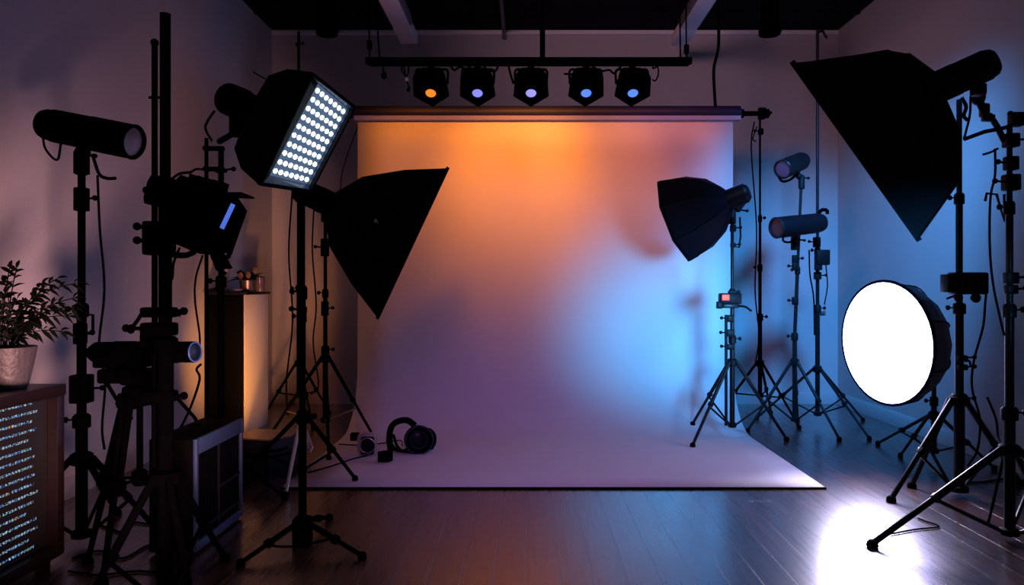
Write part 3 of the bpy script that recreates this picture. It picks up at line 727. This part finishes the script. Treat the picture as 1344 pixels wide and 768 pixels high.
# ================================================================== TALL PEDESTAL CABINET AND ITS DECOR
t = thing('pedestal_cabinet', 'tall cabinet, black front and pale glossy side, in the back left corner', 'cabinet', (-2.22, 5.85, 0))
kx0, kx1, ky0, ky1, kz = -2.365, -2.08, 5.62, 6.12, 1.06
MB().bb(kx0, kx1-.012, ky0, ky1, .0, kz-.022, .002).build('carcass', 'blackpanel', t)
MB().bb(kx1-.012, kx1, ky0, ky1, .0, kz-.022, .002).build('side_panel', 'white', t)['label'] = 'pale glossy side panel'
MB().bb(kx0-.01, kx1+.015, ky0-.015, ky1+.01, kz-.022, kz, .003).build('top_board', 'wood', t)
MB().bb(kx0+.02, kx1-.03, ky0-.012, ky0, .08, kz-.04, .002).build('door', 'blackpanel', t)
def deco(px, y): return V(((px-CX)/F*y, y, kz))
c = deco(297, 5.72)
tag(MB().lathe(c, (0, 0, 1), [(0, .028), (.003, .03), (.02, .018), (.10, .014), (.19, .026), (.212, .029), (.211, .026), (.19, .022), (.10, .010), (.03, .012)], 20).build('glass_vase', 'glass', loc=c),
    'slender smoky glass vase on the tall cabinet', 'vase')
c = deco(289, 5.80)
tag(MB().lathe(c, (0, 0, 1), [(0, .03), (.004, .034), (.05, .034), (.062, .02), (.085, .016), (.088, .01)], 18).build('small_bottle', 'plastic', loc=c),
    'squat black bottle behind the glass vase on the tall cabinet', 'bottle')
c = deco(313, 5.68)
tag(MB().lathe(c, (0, 0, 1), [(0, .018), (.003, .02), (.012, .03), (.02, .036), (.019, .033), (.008, .016)], 20).build('trinket_dish', 'pink', loc=c),
    'tiny pale pink dish at the front edge of the tall cabinet', 'dish')
c = deco(341, 5.85)
t = thing('mug', 'dark plum mug on the right corner of the tall cabinet', 'mug', c)
MB().lathe(c, (0, 0, 1), [(0, .034), (.004, .037), (.115, .037), (.117, .034), (.11, .032), (.01, .031)], 22).build('cup', 'jar', t)
MB().torus(c+V((.036, -.012, .06)), (0, 1, 0), .024, .005, a0=-PI/2, a1=PI/2).build('handle', 'jar', t)
c = deco(325, 5.80)
t = thing('flower_pot', 'small flower arrangement in an ochre pot on the tall cabinet', 'plant', c)
MB().lathe(c, (0, 0, 1), [(0, .045), (.004, .05), (.06, .058), (.085, .06), (.086, .054), (.07, .05)], 22).build('pot', 'brass', t)
leaves = MB()
for k in range(30):
    a = 2*PI*k/30+random.uniform(-.2, .2); el = random.uniform(.1, 1.2)
    leaf(c+V((0, 0, .09))+V((math.cos(a)*.03, math.sin(a)*.03, 0)), V((math.cos(a)*math.cos(el), math.sin(a)*math.cos(el), math.sin(el))), random.uniform(.09, .16), random.uniform(.012, .022), V((0, -.3, 1)))
leaves.build('leaves', 'leaf', t)
for px, py in ((316, 362), (326, 361), (335, 355)):
    q = at(px, py, 5.72)
    f = MB()
    for k in range(7):
        a = 2*PI*k/7; f.ball(q+V((math.cos(a)*.012, 0, math.sin(a)*.017)), .010, (.8, .6, 1.2), 8, 6)
    f.ball(q, .014, (1, .8, 1), 8, 6); f.build('flower', 'gold', t)

# ================================================================== FLOOR CASE
t = thing('equipment_case', 'low black padded equipment case lying on the floor beside the paper', 'equipment case', (-1.5, 4.5, 0))
cs = [(-1.72, 4.36), (-1.46, 4.30), (-1.37, 4.42), (-1.37, 4.62), (-1.70, 4.66)]
def cr_(z, k):
    m = V((-1.5, 4.5, 0)); return [m+(V((x, y, 0))-m)*k+V((0, 0, z)) for x, y in cs]
cb = MB().rings([cr_(0, .95), cr_(.02, 1), cr_(.13, 1.02), cr_(.14, 1.03), cr_(.20, .99), cr_(.225, .93)]).build('body', 'case', t, ang=25)
MB().rings([cr_(.225, .93), cr_(.232, .90)]).build('lid', 'brass', t, ang=25)
MB().rings([cr_(.128, 1.03), cr_(.136, 1.035), cr_(.144, 1.03)], False, False).build('zip', 'metal', cb, ang=25)
MB().path([(-1.45, 4.315, .17), (-1.42, 4.30, .17), (-1.40, 4.325, .17), (-1.385, 4.40, .17)], .008).build('handle', 'rubber', t)
MB().box((-1.56, 4.325, .075), (.16, .03, .10), (V((.974, -.225, 0)), V((.225, .974, 0)), V((0, 0, 1))), .01).build('pocket', 'case', t)

# ================================================================== LEFT-CENTRE SOFTBOX
D = 5.2
sx = (427-CX)/F*D
stand('black stand with bronze lit braces under the big softbox, left of the backdrop', (sx, D), 1.60, .61, .17,
      [(-1.10, 5.46, .008), (-1.82, 5.28), (-1.25, 4.80, .008)], r=.018, steps=(.35, .62), leg_r=.011, bracemat='brass', brace_t=.62)  # gold light on the braces put in as a bronze material
sst = [o for o in bpy.data.objects if o.name.startswith('light_stand')][-1]
clamp(sst, (sx, D-.01, H+(CY-405)/F*D), .045, .1, 1); clamp(sst, (sx, D-.01, H+(CY-325)/F*D), .05, .12, -1)
C = at(543, 319, D); n = edge_on(C, (.906, -.424), .01); v0 = V((.424, 0, .906))
t = thing('black_softbox', 'big black softbox turned edge on, left of centre, before the orange paper', 'softbox', at(430, 290, D), 'softboxes')
n, u, v = softbox_parts(t, C, n, v0, rect(.33, .53), [(.25, .76), (.48, .47), (.60, .16)])
strobe_parts(t, C-n*.56, C-n*.86, .085, 'lensglass', square=True)
mount(t, C-n*.76+V((0, 0, -.05)), (sx, D, 1.60), .022)
MB().path([at(492, 292, 4.75), at(493, 288, 4.74), at(496, 293, 4.74)], .004).build('clip', 'silver', t)

# ================================================================== ITEMS ON THE PAPER
z0 = .009
# camera lying on the paper
x, y = fl(541, 594); y = 5.05; x = (541-CX)/F*y
t = thing('photo_camera', 'black camera with a big round lens and arched strap on the paper', 'camera', (x, y, z0))
Lc = at(549, 577, y-.03); la = V((.25, -.95, .10)).normalized()
ln = MB().lathe(Lc-la*.06, la, [(0, .075), (.005, .085), (.05, .088), (.055, .094), (.10, .096), (.115, .092), (.118, .08), (.09, .066)], 30, cap=False).build('lens_barrel', 'plastic', t)
MB().lathe(Lc+la*.01, la, [(0, .07), (.01, .06), (.018, .03), (.02, .001)], 26).build('front_glass', 'lensglass', ln)
MB().torus(Lc+la*.055, la, .09, .004).torus(Lc+la*.035, la, .055, .003).build('ring', 'tower', ln)  # lens glints put in as paler rings
bc = Lc-la*.10
MB().box(bc+V((.045, 0, -.005)), (.16, .085, .14), frame(la), .02).build('body', 'plastic', t)
MB().ball(bc+V((.075, .0, -.01)), .075, (.8, .8, 1.05)).build('grip', 'plastic', t)
MB().path([at(513, 592, y), at(511, 575, y), at(514, 560, y), at(523, 553, y), at(535, 552, y), at(545, 559, y)], .021, 10).build('strap', 'rubber', t)
MB().path([at(514, 584, y-.02), at(520, 590, y-.03), at(535, 594, y-.06), at(550, 597, y-.08)], .012, 10).build('strap', 'rubber', t)
MB().path([at(516, 570, y+.01), at(521, 585, y), at(528, 592, y), at(534, 590, y)], .010, 10).build('strap', 'rubber', t)
# grey rounded flash case
y = 4.93; x = (482-CX)/F*y
t = thing('flash_unit', 'small grey rounded flash unit with dark front on the paper', 'flash unit', (x, y, z0))
MB().box((x, y, z0+.072), (.125, .10, .144), None, .032).build('body', 'grey', t)
MB().box((x+.012, y-.048, z0+.072), (.085, .012, .112), None, .012).build('front_panel', 'case', t)
MB().torus((x+.012, y-.052, z0+.072), (0, -1, 0), .048, .003).build('ring', 'silver', t)
MB().box((x-.085, y+.02, z0+.115), (.055, .05, .05), None, .008).box((x-.062, y+.01, z0+.12), (.04, .03, .025), None, .004).build('hot_shoe', 'plastic', t)
# small lens
y = 4.72; x0_ = (496-CX)/F*y; x1_ = (515-CX)/F*y
t = thing('camera_lens', 'stubby black lens lying on its side in front of the flash unit', 'lens', ((x0_+x1_)/2, y, z0))
MB().lathe((x0_, y, z0+.036), (1, .25, 0), [(0, .028), (.002, .033), (.03, .033), (.033, .036), (.07, .036), (.073, .033), (.09, .030), (.088, .02)], 22).build('barrel', 'plastic', t)
MB().torus((x0_+.05, y+.012, z0+.036), (1, .25, 0), .0335, .003).build('focus_ring', 'rubber', t)
tag(MB().path([V((-1.30, 5.25, z0+.004)), V((-1.15, 5.22, z0+.004)), V((-1.02, 5.27, z0+.004)), V((-.90, 5.38, z0+.004)), V((-.85, 5.2, z0+.004))], .0035).build('floor_cable', 'rubber', loc=(-1.1, 5.25, z0)),
    'thin dark cable lying on the paper from the left edge to the camera', 'cable')
tag(MB().path([V((-1.28, 4.45, z0+.004)), V((-1.18, 4.62, z0+.004)), V((-1.10, 4.80, z0+.004)), V((-1.02, 4.90, z0+.004))], .004).build('floor_cable', 'rubber', loc=(-1.2, 4.6, z0)),
    'thin dark cable lying on the paper between slim stand and flash unit', 'cable')

# lighter, glossier copies from here: blue light on the gear put into the colour
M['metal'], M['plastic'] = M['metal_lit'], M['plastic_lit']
# ================================================================== RIGHT-CENTRE SOFTBOX
D = 5.4; sx = (961-CX)/F*D
s3 = stand('black tripod stand on the paper carrying the eight sided softbox', (sx, D), 1.60, .565, .10,
      [(1.845, 5.42), (1.245, 5.73, .055), (1.125, 5.18, .008)], r=.018, steps=(.42, .64), leg_r=.012)
for py, w, h in ((300, .04, .05), (322, .035, .035), (418, .05, .05), (437, .055, .05), (455, .05, .04)):
    clamp(s3, (sx-.02 if py > 400 else sx, D-.02, H+(CY-py)/F*D), w, h, -1 if py > 400 else 1)
MB().path([at(971, 285, D), at(972, 310, D), at(970, 325, D), at(960, 322, D)], .007, 8, 0).build('crank_handle', 'metal', s3)
xs2 = (953-CX)/F*(D-.03)
MB().tube((xs2, D-.03, .12), (xs2, D-.03, .90), .011).build('side_column', 'case', s3)
C = at(889, 289, D-.05); n = edge_on(C, (-.92, -.36), .30); v0 = V((-.36, 0, .92))
t = thing('octagonal_softbox', 'dark eight sided softbox on a stand before the blue lit paper', 'softbox', at(958, 275, D), 'softboxes')
R8 = .315
octp = [(R8*math.cos(PI/8+k*PI/4)*1.0, R8*math.sin(PI/8+k*PI/4)) for k in range(8)]
n, u, v = softbox_parts(t, C, n, v0, octp, [(.14, .90), (.27, .66), (.35, .36), (.39, .18)], cloth='fabric_r')
strobe_parts(t, C-n*.36, C-n*.525, .07, 'lensglass')
mount(t, C-n*.50+V((0, 0, -.04)), (sx, D, 1.60), .02)
c = at(958, 392, D-.12)
t = thing('monitor_camera', 'small black camera with a red screen clamped to the tripod stand', 'camera', c+V((0, 0, -.06)))
MB().box(c, (.15, .07, .075), None, .01).box(c+V((.02, 0, .045)), (.06, .04, .02), None, .004).build('body', 'plastic', t)
MB().box(c+V((-.038, -.036, .008)), (.05, .004, .04), None, .001).build('screen', 'redscreen', t)
MB().box(c+V((0, .0, -.05)), (.11, .07, .03), None, .006).build('mount_plate', 'metal', t)
MB().path([c+V((.03, -.02, -.05)), c+V((.09, -.05, -.055)), c+V((.13, -.07, -.085))], .008).build('pan_handle', 'plastic', t)
MB().box(c+V((-.075, -.01, -.045)), (.04, .04, .05), None, .006).build('knob', 'plastic', t)

M['metal_mist'] = mat('hazy black metal', (.008, .009, .012), .4, var=.2, spec=.22)  # paler bluish copies: haze over the back right gear put into the colour
M['plastic_mist'] = mat('hazy black plastic', (.007, .008, .010), .5, spec=.12)
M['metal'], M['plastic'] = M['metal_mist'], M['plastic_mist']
# ================================================================== BACK RIGHT: TWO STROBES ON ONE STAND, TALL POLE
D = 5.8; sx = (1043-CX)/F*D
s4 = stand('black stand in the back right carrying two strobes one above the other', (sx, D), H+(CY-232)/F*D, .526, .07,
      [(1.66, 5.74), (2.22, 5.42), (2.20, 6.2)], r=.017, steps=(.35, .62), leg_r=.011, top_shift=((1052-1043)/F*D, 0))
for py in (395, 340, 350): clamp(s4, (sx, D-.01, H+(CY-py)/F*D), .042, .06, random.choice((-1, 1)))
t = thing('upper_strobe', 'small cylinder strobe, topmost on the back right stand, with violet front', 'studio strobe', at(1052, 236, D), 'cylinder strobes')
fr, bk = at(1028, 222, D-.14), at(1055, 210, D+.06)
strobe_parts(t, fr, bk, .072, 'purplelens')
mount(t, lerp(fr, bk, .6)+V((0, 0, -.05)), at(1052, 238, D), .018)
MB().path([at(1022, 232, D-.12), at(1027, 238, D-.12), at(1037, 236, D-.08), at(1046, 228, D-.02)], .010).build('handle', 'rubber', t)
t = thing('lower_strobe', 'long cylinder strobe below the small one on the back right stand', 'studio strobe', at(1043, 312, D), 'cylinder strobes')
fr, bk = at(1020, 299, D-.20), at(1080, 292, D-.02)
strobe_parts(t, fr, bk, .078, 'plumlens', body='case')
mount(t, lerp(fr, bk, .4)+V((0, 0, -.06)), at(1043, 318, D-.02), .022)
MB().path([at(1029, 308, D-.15), at(1028, 316, D-.15), at(1036, 318, D-.12), at(1045, 313, D-.1)], .008).build('handle', 'rubber', t)
D = 6.0; sx = (1073-CX)/F*D
s5 = stand('thin pole stand behind the two strobes, rising to the ceiling line', (sx, D), H+(CY-40)/F*D, .452, .08,
      [(2.447, 5.45), (2.74, 6.22), (1.90, 6.30)], r=.018, steps=(.28, .43), leg_r=.010)
pb = at(1079, 338, D-.06)
MB().box(pb, (.105, .07, .12), None, .01).box(pb+V((-.03, 0, -.075)), (.05, .05, .05), None, .006).build('power_pack', 'plastic', s5)
clamp(s5, at(1072, 318, D-.02), .05, .08, -1); clamp(s5, at(1073, 362, D-.02), .05, .06, 1)
MB().path([at(1074, 282, D-.02), at(1078, 276, D-.02), at(1085, 276, D-.02), at(1086, 281, D-.02)], .014, 8, 4).build('hook', 'rubber', s5)
MB().box(at(1080, 411, D-.03), (.035, .03, .04), None, .004).build('tag', 'silver', s5)
MB().path([at(1075, 42, D), at(1080, 41, D), at(1083, 47, D), at(1086, 50, D)], .010, 8, 4).build('hook', 'metal', s5)
tag(MB().path([at(1062, 328, D-.1), at(1063, 360, D-.1), at(1068, 392, D-.1), at(1069, 440, D-.1)], .006).build('hanging_cable', 'rubber', loc=at(1062, 340, D-.1)),
    'short cable hanging from the thin pole behind the lower strobe', 'cable')
tag(MB().path([at(1084, 348, D-.1), at(1086, 375, D-.1), at(1082, 400, D-.1)], .005).build('hanging_cable', 'rubber', loc=at(1084, 348, D-.1)),
    'short cable under the power pack on the thin pole', 'cable')

# ================================================================== RIGHT: GLOWING DISH
D = 4.6; C = at(1162, 450, D); n = V((-.953, -.293, -.03)).normalized()
t = thing('glowing_dish', 'round softbox with a blazing white face near the right wall', 'softbox', at(1233, 465, 4.75), 'softboxes')
RD = .372
sh = MB().lathe(C, -n, [(0, RD), (.03, RD*1.01), (.10, RD*.97), (.18, RD*.85), (.25, RD*.66), (.30, RD*.42), (.32, RD*.22)], 16).build('shell', 'shellhaze', t, ang=15)
MB().torus(C, n, RD, .010, seg=48).build('edge_band', 'fabric_r', sh)
MB().lathe(C+n*.004, n, [(0, RD*.985), (.012, RD*.93), (.022, RD*.6), (.026, .001)], 48).build('diffuser', 'dishglow', t)
for k in range(8):
    a = 2*PI*(k+.5)/8; uu, vv, ww = frame(-n)
    MB().path([C-n*h+(uu*math.cos(a)+vv*math.sin(a))*RD*s for h, s in ((0, 1.012), (.10, .98), (.18, .86), (.25, .67), (.30, .43))], .004, 6, 2).build('rib', 'fabric_r', sh)
MB().lathe(C-n*.31, -n, [(0, .07), (.004, .085), (.02, .085), (.025, .06), (.09, .055), (.11, .04)], 20).build('strobe_head', 'plastic', t)
mp = V((2.53, 4.74, .66))
MB().path([C-n*.37, C-n*.40+V((0, .02, -.05)), mp], .016).box(C-n*.38+V((0, .0, -.05)), (.05, .06, .07), None, .008).build('tilt_bracket', 'plastic', t)
stand('short black stand hidden behind the glowing white dish', (mp.x, mp.y), .66, .30, .06,
      [(2.40, 4.90), (2.43, 5.28), (2.79, 4.55)], r=.017, steps=(.55,), leg_r=.010)

# ================================================================== RIGHT FOREGROUND STANDS
s6 = stand('thick black stand with a power pack, right of the glowing dish', (2.268, 4.0), 2.08, .504, .02,
      [(1.858, 3.89), (2.10, 4.16), (2.73, 4.22)], r=.027, steps=(.24, .47, .75), leg_r=.015)
c = at(1265, 372, 3.97)
pk = MB().box(c+V((.02, 0, 0)), (.17, .10, .115), None, .012).build('power_pack', 'plastic', s6)
MB().box(c+V((-.085, -.01, .0)), (.05, .08, .095), None, .006).build('end_cap', 'plastic', pk)
MB().lathe(c+V((-.055, -.03, -.075)), (0, -1, 0), [(0, .018), (.02, .024), (.03, .018)], 12).lathe(c+V((.035, -.03, -.075)), (0, -1, 0), [(0, .02), (.02, .026), (.03, .018)], 12).build('knob', 'plastic', pk)
MB().tube(c+V((-.10, -.02, -.08)), c+V((-.05, -.02, -.06)), .006).build('lever', 'plastic', pk)
for py in (470, 482): clamp(s6, at(1262, py, 3.99), .05, .03, 1)
MB().path([at(1266, 474, 3.97), at(1272, 474, 3.97), at(1274, 480, 3.97)], .006).build('hook', 'rubber', s6)
tag(MB().path([at(1288, 363, 3.95), at(1295, 367, 3.95), at(1293, 400, 3.95), at(1290, 430, 3.95), at(1278, 475, 3.96), at(1276, 510, 3.96), at(1286, 550, 3.97), at(1283, 590, 4.0), at(1270, 612, 4.05)], .006).build('hanging_cable', 'rubber', loc=at(1293, 400, 3.95)),
    'black cable hanging from the power pack beside the thick stand', 'cable')
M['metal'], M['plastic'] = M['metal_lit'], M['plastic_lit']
D = 3.3; sx = (1325-CX)/F*D
s7 = stand('black stand at the right edge with one long leg stretched over the bright floor', (sx, D), 1.80, .394, .02,
      [(1.457, 3.216), (2.52, 3.70), (2.42, 2.86)], r=.023, steps=(.30, .55, .80), leg_r=.015, brace_t=.53)
for py, w, h, sd in ((215, .05, .06, -1), (240, .06, .07, -1), (365, .05, .05, 1), (380, .045, .04, 1), (185, .055, .06, 1)):
    clamp(s7, (sx, D-.01, H+(CY-py)/F*D), w, h, sd)
MB().path([at(1318, 255, D), at(1318, 290, D), at(1308, 255, D), at(1295, 254, D), at(1293, 264, D)], .006, 8, 0).build('hook', 'metal', s7)
# boom grip linking stand and softbox
bg = thing('grip_arm', 'jointed black grip arm joining the right edge stand to the large softbox', 'grip arm', at(1325, 180, D))
MB().path([at(1318, 185, D), at(1308, 165, D), at(1298, 150, D)], .013, 10, 3).box(at(1292, 145, D), (.035, .04, .06), None, .01).box(at(1297, 155, D-.02), (.05, .03, .03), None, .006).build('upper_arm', 'metal', bg)
MB().ball(at(1284, 127, D+.01), .03, (1, 1, 1.3)).tube(at(1284, 130, D), at(1292, 147, D), .016).build('joint', 'plastic', bg)
MB().path([at(1344, 158, D), at(1318, 168, D), at(1292, 173, D), at(1265, 183, D+.02)], .009, 10, 0).build('cross_rod', 'metal', bg)
MB().box(at(1334, 157, D), (.055, .05, .06), None, .008).tube(at(1325, 150, D), at(1340, 152, D), .008).ball(at(1326, 149, D), .012).build('knob', 'plastic', bg)
MB().path([at(1310, 195, D-.03), at(1300, 200, D-.03), at(1290, 203, D-.03)], .005).build('lever', 'metal', bg)
D = 3.36
C = at(1117, 194, D); n = edge_on(C, (-.815, -.58), .01); v0 = V((-.58, 0, .815))
t = thing('large_softbox', 'largest black softbox hanging tilted at upper right', 'softbox', at(1275, 125, 3.34), 'softboxes')
ym = C.y-n.y*.40; yb = C.y-n.y*.52
lps = [[at(1250, 244, ym+.22), at(1257, 240, ym-.2), at(1194, 71, ym-.2), at(1166, 66, ym+.22)],
       [at(1258, 170, yb+.07), at(1260, 170, yb-.07), at(1228, 96, yb-.07), at(1222, 96, yb+.07)]]
n, u, v = softbox_parts(t, C, n, v0, rect(.24, .448), [(.40, .60), (.52, .22)], loops=lps)
bks = C-n*.50
strobe_parts(t, at(1215, 122, bks.y), at(1309, 79, bks.y-.10), .066, 'lensglass')
MB().box(at(1284, 118, bks.y-.08), (.05, .05, .05), None, .01).build('tilt_mount', 'plastic', t)
q = at(1198, 307, D)
MB().ball(q+V((.004, -.02, .004)), .006).build('corner_tip', 'silver', t)
MB().path([at(1262, 128, 3.3), at(1268, 140, 3.3), at(1265, 152, 3.3), at(1270, 158, 3.3)], .008).build('latch', 'metal', t)
tag(MB().path([at(1274, 126, 3.3), at(1273, 150, 3.3), at(1268, 172, 3.31), at(1265, 183, 3.32)], .005).build('hanging_cable', 'rubber', loc=at(1273, 150, 3.3)),
    'short cable dangling under the head of the largest softbox', 'cable')
tag(MB().path([at(1306, 195, 3.25), at(1306, 230, 3.25), at(1300, 260, 3.25), at(1299, 320, 3.25), at(1303, 370, 3.25), at(1312, 415, 3.26), at(1318, 440, 3.28)], .005).build('hanging_cable', 'rubber', loc=at(1306, 230, 3.25)),
    'black cable looping down left of the right edge stand', 'cable')
tag(MB().path([at(1296, 522, 3.7), at(1307, 550, 3.6), at(1310, 575, 3.5), at(1317, 595, 3.36), at(1308, 640, 3.36), at(1300, 675, 3.42), at(1296, 690, 3.45)], .006).build('hanging_cable', 'rubber', loc=at(1310, 600, 3.36)),
    'black cable hanging from the leg joint of the right edge stand', 'cable')
# cables on the right floor
tag(MB().path([V((*fl(1168, 703), .006)), V((*fl(1200, 697), .006)), V((*fl(1232, 693), .006)), V((*fl(1215, 686), .006)), V((*fl(1205, 682), .006))], .004).build('floor_cable', 'rubber', loc=(*fl(1200, 697), 0)),
    'thin dark cable lying on the bright patch of floor', 'cable')
tag(MB().path([V((*fl(1265, 635), .006)), V((*fl(1290, 634), .006)), V((*fl(1318, 630), .006)), V((*fl(1344, 632), .006))], .005).build('floor_cable', 'rubber', loc=(*fl(1290, 634), 0)),
    'dark cable on the floor between the thick stand and the right edge stand', 'cable')
# cables on the left floor
for pts, lab in (([(95, 735), (130, 725), (160, 735), (190, 720), (205, 715)], 'dark cable snaking over the floor under the video tripod'),
                 ([(128, 690), (160, 700), (175, 688), (200, 690), (212, 684)], 'dark cable on the floor behind the video tripod'),
                 ([(90, 752), (130, 757), (180, 752), (230, 757)], 'dark cable along the floor in front of the video tripod')):
    tag(MB().path([V((*fl(a, b), .006)) for a, b in pts], .005).build('floor_cable', 'rubber', loc=(*fl(*pts[0]), 0)), lab, 'cable')

# ================================================================== LIGHTS
def aim(o, p, q):
    o.location = p; o.rotation_euler = (V(q)-V(p)).to_track_quat('-Z', 'Y').to_euler()
def spot(name, p, q, watts, rgb, ang, blend=1, r=.1):
    l = bpy.data.lights.new(name, 'SPOT'); l.energy = watts; l.color = rgb; l.spot_size = math.radians(ang); l.spot_blend = blend; l.shadow_soft_size = r
    o = bpy.data.objects.new(name, l); col.objects.link(o); aim(o, p, q); return o
def area(name, p, q, watts, rgb, sx, sy=None, spread=180):
    l = bpy.data.lights.new(name, 'AREA'); l.energy = watts; l.color = rgb; l.size = sx
    if sy: l.shape = 'RECTANGLE'; l.size_y = sy
    l.spread = math.radians(spread)
    o = bpy.data.objects.new(name, l); col.objects.link(o); aim(o, p, q); return o
# amber beams on the upper paper, from above the lamp bar
for x_, w_ in ((-.85, 115), (-.05, 260), (.48, 90)):
    spot('amber_beam', (x_*.9, 4.70, 3.25), (x_, 6.0, 2.02), w_, (1.0, .24, .012), 49, 1, .12)
spot('rose_beam', (1.05, 4.70, 3.25), (1.15, 6.0, 2.05), 65, (.95, .20, .20), 55, 1, .12)
# blue beam from the right onto the paper, blue flood in the right corner
spot('blue_beam', (1.75, 2.4, 1.12), (1.14, 6.0, .84), 1050, (.07, .45, 1.0), 28.5, 1, .38)
spot('blue_corner', (1.9, 3.5, 3.25), (2.5, 6.5, .75), 1000, (.05, .36, 1.0), 55, 1, .2)
# violet wash on the paper
spot('violet_wash', (.5, .5, 2.7), (.1, 4.9, .0), 240, (.50, .15, .76), 36, 1, .4)
# dim rose fill on the upper back and right walls
spot('rose_fill', (-.8, 2.0, 3.25), (1.8, 7.1, 2.95), 220, (1.0, .50, .60), 62, 1, .5)
# warm low light on the left wall, throwing the strobe's shadow
spot('warm_wall', (-.75, 1.75, .38), (-2.39, 4.15, .95), 320, (1.0, .47, .44), 54, .9, .17)
# throw of the round softbox onto the floor before it
spot('dish_throw', (2.02, 4.52, .66), (1.75, 3.75, 0), 130, (.80, .72, 1.0), 95, 1, .2)
# small amber light behind the floor case
spot('amber_floor', (-1.45, 4.82, .14), (-2.1, 5.70, .55), 95, (1.0, .36, .07), 60, 1, .05)
# led panel throw
area('led_throw', bpy.data.objects['led_softbox'].location*0+at(405, 175, 3.24)+V((.85, -.45, -.38))*.05, at(405, 175, 3.24)+V((.85, -.45, -.38))*2, 5, (.8, .9, 1.0), .22, .36)
# world: faint violet ambience
w = bpy.data.worlds.new('world'); sc.world = w; w.use_nodes = True
bg_ = w.node_tree.nodes['Background']; bg_.inputs[0].default_value = (.52, .36, .64, 1); bg_.inputs[1].default_value = .14

sc.view_settings.view_transform = 'Standard'
sc.view_settings.look = 'None'
sc.view_settings.exposure = 0
sc.cycles.use_denoising = True
sc.cycles.max_bounces = 8
for o in bpy.data.objects:
    if '_o' in o: del o['_o']
